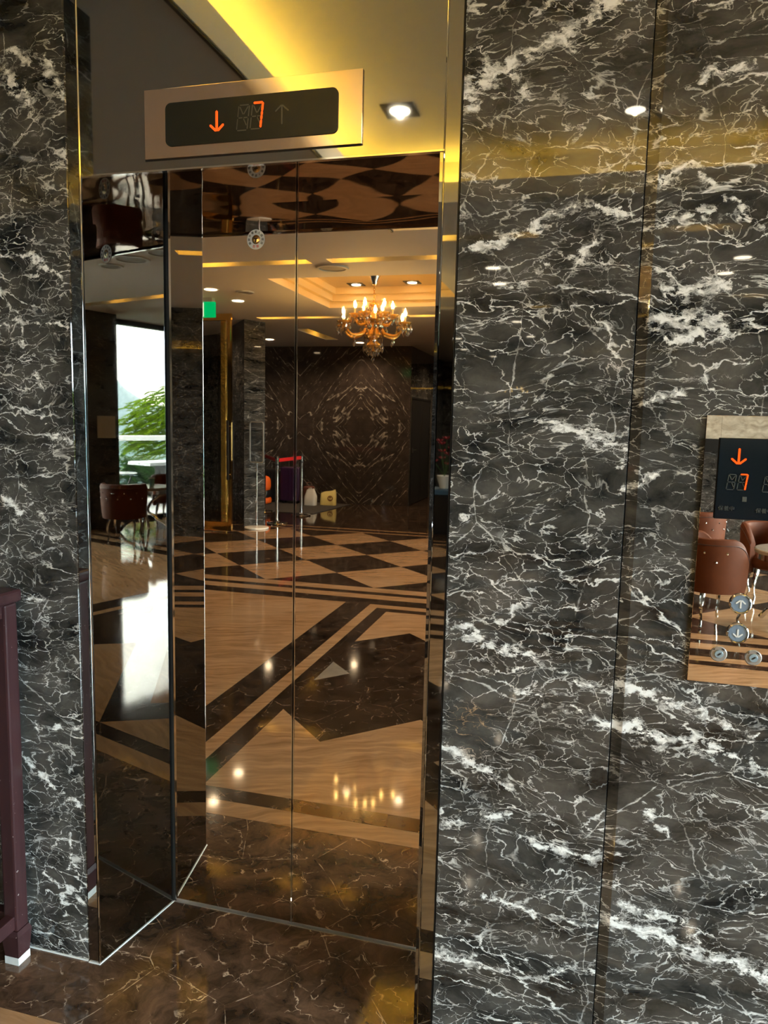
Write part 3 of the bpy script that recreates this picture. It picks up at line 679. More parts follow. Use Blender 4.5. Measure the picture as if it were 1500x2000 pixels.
for x, y, lb in ((-2.70, -5.05, 'round white downlight above the exit sign'), (-2.74, -5.78, 'round white downlight beyond the exit sign'), (-4.03, -9.63, 'round white downlight above the luggage'), (-4.2, -7.3, 'unseen round white downlight added to light the red carpet'),  # red carpet downlight is added to brighten the corner behind the glass door
                 (.35, -5.0, 'round white downlight nearest the tray corner'), (.33, -5.74, 'round white downlight beside the tray edge'), (2.32, -4.89, 'round white downlight above the velvet chairs'), (2.30, -5.51, 'round white downlight above the rear velvet chair'),
                 (.27, -8.41, 'round white downlight at the corridor mouth'), (.34, -10.08, 'round white downlight in the corridor'), (-.82, -10.29, 'round white downlight near the black doors'), (-.97, -11.98, 'round white downlight deep in the corridor'), (-2.6, -10.2, 'round white downlight close to the back wall'), (-.6, -13.4, 'round white downlight at the end of the corridor'), (5.2, -6.3, 'round white downlight in the window bay')):
    downlight(x, y, H, lb, power=55. if y < -8 else dl_pow)
def vent(x, y, rad, lb):
    r = thing('ceiling_vent', lb, 'ceiling vent', (x, y, H), 'round ceiling vents')
    MB().lathe([(rad * .78, H - .001), (rad * .8, H - .012), (rad * .95, H - .012), (rad, H)], (x, y, 0), 32, cap=False).build('rim', M['white'], r, smooth=True)
    MB().lathe([(0, H - .010), (rad * .78, H - .006)], (x, y, 0), 32).build('grille', M['vent'], r)
vent(-2.40, -5.25, .10, 'small grey round vent between two downlights'); vent(-1.05, -4.19, .15, 'wide round vent before the chandelier tray')
vent(3.80, -2.48, .16, 'round ceiling speaker nearest the cove corner'); vent(3.35, -2.45, .15, 'round ceiling speaker touching the cove edge'); vent(4.22, -2.58, .11, 'small round vent towards the window')
# exit sign
ex = thing('exit_sign', 'green and white illuminated exit sign hanging from the ceiling', 'sign', (-3.08, -5.55, H))
MB().box(-3.20, -2.94, -5.60, -5.53, H - .045, H).build('ceiling_box', M['white'], ex)
MB().box(-3.24, -2.92, -5.585, -5.545, H - .215, H - .045).build('green_panel', emit('exit_green', (.0, .42, .12), 1.0), ex)
MB().box(-3.23, -3.05, -5.5445, -5.5440, H - .208, H - .052).build('white_field', emit('exit_white', (.75, 1., .82), 1.0), ex)
m = MB(); yq = -5.5438
for a, b, wd in (((-3.135, 2.765), (-3.150, 2.715), .020), ((-3.150, 2.715), (-3.118, 2.695), .013), ((-3.118, 2.695), (-3.125, 2.668), .011), ((-3.150, 2.715), (-3.175, 2.690), .013), ((-3.175, 2.690), (-3.195, 2.688), .010), ((-3.137, 2.760), (-3.105, 2.745), .010), ((-3.137, 2.760), (-3.165, 2.750), .010)):
    bar(m, a, b, wd, yq, yq + .0004)
m.lathe([(0, yq), (.012, yq), (.012, yq + .0004)], (-3.125, 0, 2.790), 12, 'y')
m.build('running_figure', emit('exit_figure', (0., .35, .1), 1.), ex)

# ------------------------------------------------------------------ chandelier
CX, CY = -1.03, -5.5
chd = thing('chandelier', 'gilded crystal chandelier with candle bulbs and hanging drops', 'chandelier', (CX, CY, H + .216))
M['amber'] = plain('amber_glass_gilt', (.85, .45, .09), .18, .7)
def crystal_mat():
    t = NT('crystal'); g = t.n('BsdfGlossy'); g.inputs['Roughness'].default_value = .03; tr_ = t.n('BsdfTransparent'); tr_.inputs[0].default_value = (.95, .88, .75, 1)
    f = t.n('Fresnel'); f.inputs[0].default_value = 1.9; mxs = t.n('MixShader'); t.put(mxs.inputs[0], t.math('ADD', f.outputs[0], .22, clamp=True))
    t.t.links.new(tr_.outputs[0], mxs.inputs[1]); t.t.links.new(g.outputs[0], mxs.inputs[2]); t.t.links.new(mxs.outputs[0], t.out.inputs[0]); return t.m
M['crystal'] = crystal_mat()
zc = H + .216
MB().lathe([(.0, zc), (.07, zc), (.066, zc - .03), (.035, zc - .09), (.028, zc - .13), (.012, zc - .14)], (CX, CY, 0), 16).build('canopy', M['chrome'], chd, smooth=True)
m = MB()
for k in range(9):
    z = zc - .15 - k * .026
    a = [(CX + .010 * math.cos(t) * (1 if k % 2 else 0), CY + .010 * math.cos(t) * (0 if k % 2 else 1), z + .017 * math.sin(t)) for t in [2 * PI * i / 10 for i in range(11)]]
    m.tube(a, .003, 5, cap=False)
m.build('chain', M['gold'], chd, smooth=True)
MB().lathe([(.006, 2.79), (.02, 2.775), (.05, 2.765), (.056, 2.745), (.03, 2.72), (.042, 2.68), (.03, 2.64), (.05, 2.59), (.055, 2.55), (.03, 2.52), (.06, 2.48), (.085, 2.44), (.07, 2.41), (.045, 2.38), (.07, 2.35), (.085, 2.33), (.05, 2.30), (.02, 2.27), (.0, 2.26)], (CX, CY, 0), 20).build('stem', M['amber'], chd, smooth=True)
MB().lathe([(.03, 2.425), (.10, 2.415), (.105, 2.40), (.04, 2.39)], (CX, CY, 0), 20).build('bowl', M['crystal'], chd, smooth=True)
drop_me = MB().lathe([(0, 0), (.005, -.006), (.006, -.014), (.003, -.022), (.018, -.048), (.015, -.062), (0, -.088)], seg=6).mesh('crystal_drop', M['crystal'])
flame_me = MB().lathe([(.004, 0), (.011, .012), (.0135, .025), (.009, .045), (.003, .062), (0, .074)], seg=10).mesh('candle_bulb', M['bulb'], smooth=True)
cand_me = MB().lathe([(.0085, 0), (.0085, .075), (.006, .08)], seg=10).mesh('candle_sleeve', plain('candle_ivory', (.75, .55, .25), .4), smooth=True)
cup_me = MB().lathe([(.012, -.03), (.016, -.02), (.04, -.012), (.066, .006), (.072, .022), (.06, .014), (.014, .004)], seg=14).mesh('drip_cup', M['amber'], smooth=True)
def put(me, name, p, parent):
    o = bpy.data.objects.new(name, me); COL.objects.link(o); o.parent = parent; o.location = (p[0] - CX, p[1] - CY, p[2] - zc); return o
def arm(ang, rad, z0, zlow, zend):
    c, s = math.cos(ang), math.sin(ang); pts = []
    for k in range(13):
        u = k / 12; r = .05 + (rad - .05) * u
        z = z0 + (zlow - z0) * math.sin(min(1, u / .62) * PI / 2) ** 1.5 if u < .62 else zlow + (zend - zlow) * (1 - math.cos((u - .62) / .38 * PI / 2))
        if u < .25: z += .035 * math.sin(u / .25 * PI)
        pts.append((CX + r * c, CY + r * s, z))
    a = MB().tube(pts, [.019 - .007 * k / 12 for k in range(13)], 8).build('arm', M['amber'], chd, smooth=True)
    e = pts[-1]
    put(cup_me, 'drip_cup', (e[0], e[1], e[2] + .01), chd); put(cand_me, 'candle_sleeve', (e[0], e[1], e[2] + .018), chd); put(flame_me, 'candle_bulb', (e[0], e[1], e[2] + .098), chd)
    for j in range(8):
        b = ang + j * PI / 4; put(drop_me, 'crystal_drop', (e[0] + .066 * math.cos(b), e[1] + .066 * math.sin(b), e[2] + .014), chd)
    lo = pts[7]; put(drop_me, 'crystal_drop', (lo[0], lo[1], lo[2] - .012), chd)
for k in range(6): arm(math.radians(12 + 60 * k), .37, 2.47, 2.42, 2.52)
for k in range(6): arm(math.radians(42 + 60 * k), .20, 2.56, 2.54, 2.62)
for k in range(12):
    b = 2 * PI * k / 12; rr = .10; n = 4 if k % 2 else 3
    m = MB(); z = 2.40
    for q_ in range(n): m.lathe([(0, z), (.005, z - .006), (0, z - .012)], (CX + rr * math.cos(b), CY + rr * math.sin(b), 0), 6); z -= .017
    m.build('bead_string', M['crystal'], chd); put(drop_me, 'crystal_drop', (CX + rr * math.cos(b), CY + rr * math.sin(b), z), chd)
for k in range(8):
    b = 2 * PI * k / 8 + .2; rr = .055
    put(drop_me, 'crystal_drop', (CX + rr * math.cos(b), CY + rr * math.sin(b), 2.30), chd)
    put(drop_me, 'crystal_drop', (CX + .055 * math.cos(b), CY + .055 * math.sin(b), 2.745), chd)
put(drop_me, 'crystal_drop', (CX, CY, 2.235), chd)

# ------------------------------------------------------------------ glass door with gilded frame
gd = thing('gilded_glass_door', 'open glass door with gilded rails and black pull bars', 'door', (-3.8, -6.73, 0))
MB().box(-4.55, -3.335, -6.736, -6.724, .14, 2.78).build('pane', M['glass'], gd)
MB().box(-3.345, -3.295, -6.752, -6.708, .02, H - .002).build('stile', M['gold'], gd, bevel=.004)
MB().box(-4.55, -3.345, -6.75, -6.71, .02, .14).build('bottom_rail', M['gold'], gd, bevel=.004)
MB().box(-4.55, -3.345, -6.75, -6.71, 2.78, H - .002).build('top_rail', M['gold'], gd, bevel=.004)
for y in (-6.80, -6.66):
    hb = MB().box(-3.335, -3.305, y - .012, y + .012, .71, 1.49).build('pull_bar', M['black'], gd, bevel=.004)
    for z in (.78, 1.42): MB().box(-3.327, -3.313, min(y, -6.73), max(y, -6.73), z - .008, z + .008).build('bar_mount', M['chrome'], hb)
def relief():
    t = NT('gilded_relief'); P = t.obj(); n = t.noise(t.vmath('MULTIPLY', P, (9, 9, 5)), 2.2, 4, .6)
    return t.bsdf(t.mix(n, (.55, .26, .04), (1., .62, .15)), .22, .85, bump=n, bstr=.6, bdist=.03)
gp = MB().box(-3.57, -3.49, -7.0, -6.95, 0, H - .002).build('gilded_post', relief(), bevel=.01); tag(gp, 'tall gilded relief post behind the glass door', 'post')
rc = MB().prism([(-4.9, -7.45), (-3.62, -7.02), (-3.62, -6.86), (-5.2, -6.86)], 0, .008).build('red_carpet', plain('red_carpet', (.62, .02, .012), .85)); tag(rc, 'red carpet piece on the floor behind the glass door', 'carpet')

# ------------------------------------------------------------------ sign stand, stanchions
M['acrylic'] = glass_mat('acrylic_sheet', (.80, .80, .80))
ss = thing('sign_stand', 'slim chrome sign stand with empty clear frame and white round base', 'sign stand', (-3.16, -7.22, 0))
bx_, by_ = -3.16, -7.22
MB().lathe([(0, 0), (.165, 0), (.17, .008), (.165, .022), (.03, .032), (0, .032)], (bx_, by_, 0), 36).build('base', plain('white_stone_base', (.70, .66, .60), .25), ss, smooth=True)
MB().lathe([(.016, .03), (.016, .06), (.0115, .065), (.0115, .92)], (bx_, by_, 0), 12).build('pole', M['chrome'], ss, smooth=True)
def ringframe(x0, x1, z0, z1, y, r):
    P = rrect(x0, x1, z0, z1, .03, 5); return [(p[0], y, p[1]) for p in P] + [(P[0][0], y, P[0][1])]
MB().tube(ringframe(bx_ - .10, bx_ + .10, .925, 1.48, by_, .01), .0085, 8, cap=False).build('frame', M['silver'], ss, smooth=True)
MB().prism(rrect(bx_ - .093, bx_ + .093, .932, 1.473, .025), by_ - .003, by_ + .003, 'y').build('clear_sheet', M['acrylic'], ss)
M['belt'] = plain('red_belt', (.60, .008, .010), .6)
def stanchion(x, y, label, belt_to=None):
    r = thing('belt_stanchion', label, 'stanchion', (x, y, 0), 'chrome belt stanchions')
    MB().lathe([(0, 0), (.148, 0), (.153, .01), (.146, .022), (.05, .035), (.034, .05), (0, .05)], (x, y, 0), 32).build('base', M['chrome'], r, smooth=True)
    MB().lathe([(.027, .03), (.027, .86)], (x, y, 0), 16).build('pole', M['chrome'], r, smooth=True)
    MB().lathe([(.030, .855), (.030, .875)], (x, y, 0), 16).build('collar', M['black'], r, smooth=True)
    MB().lathe([(.029, .875), (.029, .95)], (x, y, 0), 16).build('cassette', M['chrome'], r, smooth=True)
    MB().lathe([(.031, .95), (.031, .975), (.024, .985), (0, .985)], (x, y, 0), 16).build('cap', M['black'], r, smooth=True)
    if belt_to:
        a = Vector((x, y)); b = Vector(belt_to); d = (b - a).normalized(); n = Vector((-d.y, d.x)) * .0015; a2 = a + d * .03; b2 = b - d * .031
        MB().prism([tuple(a2 - n), tuple(b2 - n), tuple(b2 + n), tuple(a2 + n)], .905, .955).build('belt', M['belt'], r)
stanchion(-3.09, -7.77, 'chrome stanchion nearest the sign stand with a red belt', (-3.10, -8.78))
stanchion(-3.10, -8.78, 'chrome stanchion standing at the edge of the dark mat')
stanchion(-3.82, -8.95, 'chrome stanchion half hidden behind the marble column', (-3.09, -7.77))

# ------------------------------------------------------------------ luggage corner
mat_o = MB().prism([(-5.0, -10.75), (-2.85, -10.62), (-3.0, -9.05), (-5.0, -9.0)], 0, .010).build('floor_mat', plain('dark_mat', (.030, .026, .024), .95)); tag(mat_o, 'dark grey floor mat under the luggage', 'mat')
def suitcase(x, y, wd, dp, h, mat, label, rz=0):
    r = thing('suitcase', label, 'suitcase', (x, y, .01), 'suitcases on the mat'); r.rotation_euler[2] = rz
    b = MB().box(-wd / 2, wd / 2, -dp / 2, dp / 2, .045, h).build('shell', mat, r, local=True, bevel=.03, bseg=3)
    for k in range(5):
        xx = -wd / 2 + wd * (k + .8) / 5.6; MB().box(xx - .008, xx + .008, dp / 2 - .004, dp / 2 + .005, .09, h - .05).build('rib', mat, b, local=True)
    for xx in (-wd / 2 + .05, wd / 2 - .05):
        for yq_ in (-dp / 2 + .05, dp / 2 - .05): MB().lathe([(.0, -.012), (.022, -.012), (.022, .012), (0, .012)], (xx, yq_, .022), 12, 'x').build('wheel', M['black'], r, local=True)
    MB().tube([(-.09, -dp / 2 + .03, h - .02), (-.09, -dp / 2 + .03, h + .11), (.09, -dp / 2 + .03, h + .11), (.09, -dp / 2 + .03, h - .02)], .009, 6).build('pull_handle', M['chrome'], r, local=True)
suitcase(-3.90, -10.35, .36, .24, .66, plain('purple_shell', (.035, .012, .045), .3), 'dark purple hard shell suitcase behind the red belt')
suitcase(-4.28, -10.45, .36, .24, .60, plain('black_shell', (.010, .010, .011), .4), 'black suitcase behind the orange bag')
ob = thing('orange_bag', 'bright orange duffel bag with a black band', 'bag', (-4.33, -10.0, .01))
def blob(cx_, cy_, wd, dp, z0, z1, p=2.6, jit=0., seg=20, nv=10, sd=0):
    rn = random.Random(sd); J = [[rn.uniform(-jit, jit) for _ in range(seg)] for _ in range(nv)]
    def fn(u, v):
        a = 2 * PI * u; t = -PI / 2 + PI * v; c = max(0, math.cos(t)) ** (2 / p * .9)
        x = math.copysign(abs(math.cos(a)) ** (2 / p), math.cos(a)) * wd / 2 * c; y = math.copysign(abs(math.sin(a)) ** (2 / p), math.sin(a)) * dp / 2 * c
        z = math.copysign(abs(math.sin(t)) ** (2 / p), math.sin(t)); i = int(round(u * seg)) % seg; j = min(nv - 1, int(round(v * (nv - 1))))
        k = 1 + J[j][i]
        return (cx_ + x * k, cy_ + y * k, (z0 + z1) / 2 + z * (z1 - z0) / 2)
    return MB().grid(seg, nv, fn, closeu=True)
OR = plain('orange_fabric', (.85, .13, .008), .6)
blob(-4.33, -10.0, .32, .26, .012, .14, 4).build('lower_section', OR, ob, smooth=True)
blob(-4.33, -10.0, .31, .25, .12, .27, 5).build('black_band', M['black'], ob, smooth=True)
blob(-4.33, -10.0, .31, .25, .22, .52, 3).build('upper_section', OR, ob, smooth=True)
bb = thing('brown_bag', 'small reddish brown bag between suitcase and white bag', 'bag', (-3.60, -10.45, .01))
blob(-3.60, -10.45, .20, .16, .012, .33, 5).build('body', plain('brown_leather', (.09, .022, .010), .45), bb, smooth=True)
MB().tube([(-3.65, -10.45, .32), (-3.64, -10.45, .39), (-3.56, -10.45, .39), (-3.55, -10.45, .32)], .009, 6).build('handle', plain('brown_strap', (.06, .015, .008), .5), bb, smooth=True)
def sack(cx_, cy_, wd, dp, h, pinch, tilt, sd):
    rn = random.Random(sd)
    ph = [rn.uniform(0, 6) for _ in range(4)]
    def fn(u, v):
        a = 2 * PI * u; k = 1 - pinch * max(0, v - .55) / .45
        fold = 1 + .07 * math.sin(5 * a + ph[0] + 3 * v) * v + .05 * math.sin(9 * a + ph[1]) * v
        x = math.copysign(abs(math.cos(a)) ** .55, math.cos(a)) * wd / 2 * k * fold; y = math.copysign(abs(math.sin(a)) ** .55, math.sin(a)) * dp / 2 * (1 - .75 * v ** 2) * fold
        z = .002 + h * v * (1 + .10 * math.cos(a) * v * tilt)
        return (cx_ + x, cy_ + y, z + .010)
    return MB().grid(28, 12, fn, closeu=True)
wbg = thing('white_carrier_bag', 'crumpled white plastic carrier bag on the mat', 'bag', (-3.46, -10.16, .01))
sack(-3.46, -10.16, .22, .14, .29, .42, .4, 3).build('bag_body', plain('white_film', (.66, .64, .60), .35), wbg, smooth=True)
MB().tube([(-3.50, -10.16, .26), (-3.49, -10.16, .31), (-3.45, -10.16, .32), (-3.43, -10.16, .27)], .008, 6).build('handle', plain('white_film_handle', (.66, .64, .60), .35), wbg, smooth=True)
yb = thing('yellow_carrier_bag', 'pale yellow carrier bag with a round brown emblem', 'bag', (-3.18, -10.32, .01))
sack(-3.18, -10.32, .29, .15, .25, .12, 1.4, 8).build('bag_body', plain('yellow_film', (.78, .66, .26), .4), yb, smooth=True)
em = MB().lathe([(.034, -10.232), (.050, -10.232), (.050, -10.234), (.034, -10.234)], (-3.115, 0, .14), 24, 'y', cap=False); em.lathe([(0, -10.232), (.016, -10.232), (.016, -10.234), (0, -10.234)], (-3.115, 0, .155), 16, 'y'); em.box(-3.145, -3.085, -10.234, -10.232, .108, .122)
em.build('emblem', plain('brown_print', (.22, .075, .02), .5), yb)

# ------------------------------------------------------------------ black corridor doors
bd = thing('door_2', 'black double door with chrome handles in the corridor wall', None, (-1.82, -11.76, 0), kind='structure')
for y0, y1 in ((-11.755, -10.91), (-12.61, -11.765)):
    d_ = MB().box(-1.86, -1.826, y0, y1, .01, 1.95).build('door_leaf', M['black'], bd, bevel=.003)
    MB().box(-1.827, -1.823, y0 + .10, y1 - .10, .15, .85).build('door_panel', M['black'], d_); MB().box(-1.827, -1.823, y0 + .10, y1 - .10, 1.05, 1.82).build('door_panel', M['black'], d_)
lf2 = bd.children[0]
MB().box(-1.826, -1.818, -11.16, -11.06, .96, 1.06).build('lock_plate', M['chrome'], lf2); MB().tube([(-1.82, -11.12, 1.02), (-1.77, -11.12, 1.02), (-1.765, -11.0, 1.02)], .010, 8).build('handle', M['chrome'], lf2, smooth=True)
for z in (1.76, 1.36): MB().box(-1.826, -1.819, -12.60, -12.56, z - .07, z + .07).build('hinge', M['chrome'], bd.children[1])
for y0, y1, z0, z1 in ((-10.91, -10.88, 0, 1.98), (-12.64, -12.61, 0, 1.98), (-12.64, -10.88, 1.95, 1.98)): MB().box(-1.85, -1.81, y0, y1, z0, z1).build('casing', M['black'], bd)

# ------------------------------------------------------------------ flowers at the corridor mouth
fl = thing('flower_plinth', 'black plinth with a blue cloth band at the corridor mouth', 'plinth', (-.64, -8.5, 0))
MB().box(-.84, -.40, -8.7, -8.3, 0, .60).build('body', M['black'], fl, bevel=.006); MB().box(-.86, -.38, -8.72, -8.28, .55, .62).build('cloth_band', plain('blue_cloth', (.03, .08, .15), .5), fl, bevel=.006)
fv = thing('flower_arrangement', 'red flower arrangement in a white bowl on the black plinth', 'flowers', (-.64, -8.5, .62))
MB().lathe([(0, .62), (.06, .62), (.07, .66), (.10, .76), (.105, .80), (.09, .79), (0, .78)], (-.64, -8.5, 0), 20).build('bowl', M['white'], fv, smooth=True)
RED = plain('red_petals', (.36, .012, .03), .5); GRN = plain('leaf_green', (.03, .09, .02), .5)
for k in range(11):
    a = k * 2.4; rr = .04 + .012 * k; p = Vector((-.64 + rr * math.cos(a), -8.5 + rr * math.sin(a), .95 + .035 * ((k * 5) % 11)))
    MB().tube([(-.64, -8.5, .79), (p.x * .6 - .64 * .4, p.y * .6 - 8.5 * .4, (p.z + .80) / 2 + .02), p], .004, 5).build('stem', GRN, fv)
    m = MB()
    for j in range(6):
        b = j * PI / 3; d_ = Vector((math.cos(b), math.sin(b), .5)).normalized(); sd_ = Vector((-math.sin(b), math.cos(b), 0)) * .022
        m.add([p, p + d_ * .04 + sd_, p + d_ * .075 + Vector((0, 0, .01)), p + d_ * .04 - sd_], [(0, 1, 2, 3)])
    m.build('blossom', RED, fv, recalc=False)

# ------------------------------------------------------------------ velvet chairs, tables
def velvet():
    t = NT('brown_velvet'); P = t.obj(); n = t.noise(P, 6, 4, .6); f = t.noise(P, 160, 2)
    return t.bsdf(t.mix(n, (.050, .012, .004), (.125, .034, .011)), .62, 0., bump=f, bstr=.15, bdist=.002, Specular_IOR_Level=.15)
M['velvet'] = velvet(); M['piping'] = plain('dark_piping', (.04, .012, .007), .5)
def make_chair():
    r = thing('tub_chair', '', 'chair', (0, 0, 0), 'brown velvet tub chairs')
    def seatfn(u, v):
        a = 2 * PI * u; prof = [(.0, .31), (.20, .31), (.265, .33), (.285, .37), (.28, .42), (.25, .445), (.12, .455), (0, .458)]
        f = v * (len(prof) - 1); i = min(int(f), len(prof) - 2); w_ = f - i; rr = prof[i][0] * (1 - w_) + prof[i + 1][0] * w_; z = prof[i][1] * (1 - w_) + prof[i + 1][1] * w_
        return (rr * math.cos(a), rr * math.sin(a) * 1.02 + .03, z)
    MB().grid(32, 15, seatfn, closeu=True).build('seat', M['velvet'], r, smooth=True, local=True)
    A = math.radians(128)
    def top(s):                                    # height of the back along its sweep, s in -1..1
        q = abs(s)
        return .70 if q < .70 else .70 - .15 * ((q - .70) / .30) ** 2.2
    def shell(u, v):
        s = 2 * u - 1; a = -PI / 2 + s * A; zt = top(s); zb = .285
        prof = [(.315, 0), (.325, .15), (.333, .4), (.336, .7), (.338, .93), (.325, 1.0), (.295, 1.015), (.268, .985), (.262, .9), (.262, .6), (.265, .3), (.27, 0)]
        f = v * (len(prof) - 1); i = min(int(f), len(prof) - 2); w_ = f - i; rr = prof[i][0] * (1 - w_) + prof[i + 1][0] * w_; h = prof[i][1] * (1 - w_) + prof[i + 1][1] * w_
        rr += .02 * h * (1 - abs(s)); dim = 0
        return ((rr - dim) * math.cos(a), (rr - dim) * math.sin(a) * 1.0 + .02, zb + (zt - zb) * h)
    sh = MB().grid(41, 23, shell)
    for s_ in (0, 40): sh.f.append(tuple(j * 41 + s_ for j in range(23)))
    sh.f += [(i, i + 1, 22 * 41 + i + 1, 22 * 41 + i) for i in range(40)]
    bk = sh.build('backrest', M['velvet'], r, smooth=True, local=True)
    pts = []
    for k in range(41):
        s = -1 + 2 * k / 40; a = -PI / 2 + s * A; rr = .338 + .02 * (1 - abs(s)) * .93; pts.append((rr * math.cos(a), rr * math.sin(a) + .02, .285 + (top(s) - .285) * .90))
    MB().tube(pts, .0045, 6).build('piping', M['piping'], bk, smooth=True, local=True)
    for s, z in ((-.62, .60), (-.36, .60), (-.12, .60), (.12, .60), (.36, .60), (.62, .60), (-.5, .53), (-.24, .53), (0, .53), (.24, .53), (.5, .53)):
        a = -PI / 2 + s * A; rr = .340 + .01 * (1 - abs(s)); MB().lathe([(0, .006), (.007, .003), (.009, -.003)], (0, 0, 0), 8)
        m = MB(); c = Vector((rr * math.cos(a), rr * math.sin(a) + .02, z)); n = Vector((math.cos(a), math.sin(a), 0)); t_ = Vector((-math.sin(a), math.cos(a), 0)); up = Vector((0, 0, 1))
        vs = [c + n * .006] + [c + (t_ * math.cos(2 * PI * j / 8) + up * math.sin(2 * PI * j / 8)) * .010 for j in range(8)]
        m.add(vs, [(0, j + 1, (j + 1) % 8 + 1) for j in range(8)]); m.build('tuft_button', M['chrome'], bk, local=True)
    for sx in (-1, 1):
        for sy in (-1, 1):
            d_ = Vector((sx * .7, sy * .72, 0)).normalized(); b = Vector((sx * .165, sy * .17 + .02, .315)); P_ = []
            for k in range(11):
                u = k / 10; off = .045 * math.sin(u * PI * .9) - .055 * math.sin(max(0, u - .45) / .55 * PI * .5) ** 2 * .6 + .055 * max(0, u - .82) / .18
                P_.append(tuple(b + d_ * (off + .01) + Vector((0, 0, -.305 * u))))
            MB().tube(P_, [.026, .027, .026, .023, .020, .017, .015, .013, .012, .013, .016], 8).build('leg', M['chrome'], r, smooth=True, local=True)
    return r
ch0 = make_chair()
chairs = [((2.20, -4.54), (.93, -.36), 'brown velvet tub chair nearest the lift call panel, seen from its side'), ((2.86, -5.50), (-.05, 1), 'brown velvet tub chair facing the round table near the call panel'), ((2.36, -6.45), (.12, -1), 'brown velvet tub chair with its back turned, before the pale stone panels'),
          ((5.94, -3.94), (.62, -.78), 'brown velvet tub chair with its back turned, beside the window pillar'), ((6.62, -5.24), (-.55, .83), 'brown velvet tub chair facing the cup by the terrace window'), ((3.45, -4.5), (-1, -.1), 'brown velvet tub chair on the window side of the round table')]
for i, ((x, y), dv, lb) in enumerate(chairs):
    o = ch0 if i == 0 else copy_tree(ch0)
    o.location = (x, y, 0); o.scale = (.80, .80, 1); o.rotation_euler = (0, 0, math.atan2(dv[1], dv[0]) - PI / 2); o['label'] = lb
def top_mat():
    t = NT('table_top_stone'); n = t.noise(t.warp(t.obj(), 5, .2), 7, 6); return t.bsdf(t.mix(n, (.16, .13, .10), (.42, .36, .30)), .12)
M['ttop'] = top_mat()
def make_table(rad):
    r = thing('round_table', '', 'table', (0, 0, 0), 'round marble tables')
    MB().lathe([(0, .575), (rad - .02, .575), (rad, .585), (rad, .605), (rad - .008, .612), (0, .612)], seg=40).build('table_top', M['ttop'], r, smooth=True, local=True)
    MB().lathe([(rad - .03, .53), (rad - .03, .575)], seg=40, cap=False).build('apron_ring', M['chrome'], r, smooth=True, local=True)
    for k in range(4):
        a = PI / 4 + k * PI / 2; P_ = []
        for j in range(15):
            u = j / 14; rr = (rad - .06) * (1 - 1.1 * math.sin(u * PI) ** 1.2 * .8) if u < .6 else (rad - .06) * (.33 + .75 * ((u - .6) / .4) ** 1.3)
            P_.append((rr * math.cos(a), rr * math.sin(a), .565 * (1 - u) + .02 + .03 * math.sin(max(0, u - .75) / .25 * PI)))
        MB().tube(P_, [.018] * 10 + [.017, .016, .017, .020, .022], 8).build('leg', M['chrome'], r, smooth=True, local=True)
    return r
t0 = make_table(.36); t0.location = (2.88, -4.60, 0); t0['label'] = 'round table with a stone top between the velvet chairs'
t1 = copy_tree(t0); t1.location = (6.28, -4.52, 0); t1['label'] = 'round table carrying the green cup by the terrace window'
cu = thing('paper_cup', 'pale green paper cup on the window side table', 'cup', (6.24, -4.60, .612))
MB().lathe([(0, .612), (.029, .612), (.040, .715), (.043, .718), (.040, .722), (.037, .716), (.028, .62), (0, .62)], (6.24, -4.60, 0), 20).build('cup', plain('green_cup', (.10, .22, .19), .5), cu, smooth=True)
MB().lathe([(.0405, .712), (.044, .716), (.041, .722)], (6.24, -4.60, 0), 20, cap=False).build('rim', M['white'], cu, smooth=True)
np_ = MB().box(6.938, 6.95, -4.57, -4.29, 1.22, 1.515).build('notice_plate', plain('tan_plate', (.42, .37, .30), .4), bevel=.002); tag(np_, 'plain tan notice plate fixed to the marble pillar', 'plate')

# ------------------------------------------------------------------ terrace and landscape
te = MB().box(7.5, 11.2, -14, 4, -.2, -.03).build('terrace_floor', plain('terrace_stone', (.34, .35, .36), .6)); tag(te, 'pale terrace paving outside the window', kind='structure')
ra = thing('terrace_railing', 'white topped terrace railing with glass infill', 'railing', (9.6, -6, 0))
MB().box(9.55, 9.70, -13, 3, 1.08, 1.17).build('top_rail', plain('white_rail', (.80, .82, .84), .3), ra, bevel=.01)
for k in range(9):
    y = -12.2 + k * 1.9; MB().box(9.60, 9.65, y - .02, y + .02, -.03, 1.08).build('post', M['chrome'], ra)
    if k < 8: MB().box(9.62, 9.63, y + .03, y + 1.87, .05, 1.07).build('pane', M['glass'], ra)
ct = thing('terrace_counter', 'grey slab topped terrace counter before the railing', 'counter', (8.9, -7.2, 0))
MB().box(8.6, 9.2, -8.6, -6.45, .68, .74).build('slab', plain('pale_slab', (.55, .60, .64), .3), ct, bevel=.005); MB().box(8.7, 9.1, -8.4, -6.95, -.03, .68).build('base', plain('grey_base', (.05, .05, .055), .7), ct)
bt = thing('bistro_table', 'small black iron table on the terrace', 'table', (8.7, -5.95, -.03))
MB().lathe([(0, .60), (.24, .60), (.25, .61), (.24, .62), (0, .62)], (8.7, -5.95, -.03), 28).build('table_top', plain('slate_top', (.06, .08, .09), .3), bt, smooth=True)
for k in range(3):
    a = k * 2 * PI / 3; MB().tube([(8.7 + .18 * math.cos(a), -5.95 + .18 * math.sin(a), .57), (8.7 + .05 * math.cos(a), -5.95 + .05 * math.sin(a), .3), (8.7 + .20 * math.cos(a), -5.95 + .20 * math.sin(a), -.02)], .012, 6).build('leg', M['black'], bt, smooth=True)
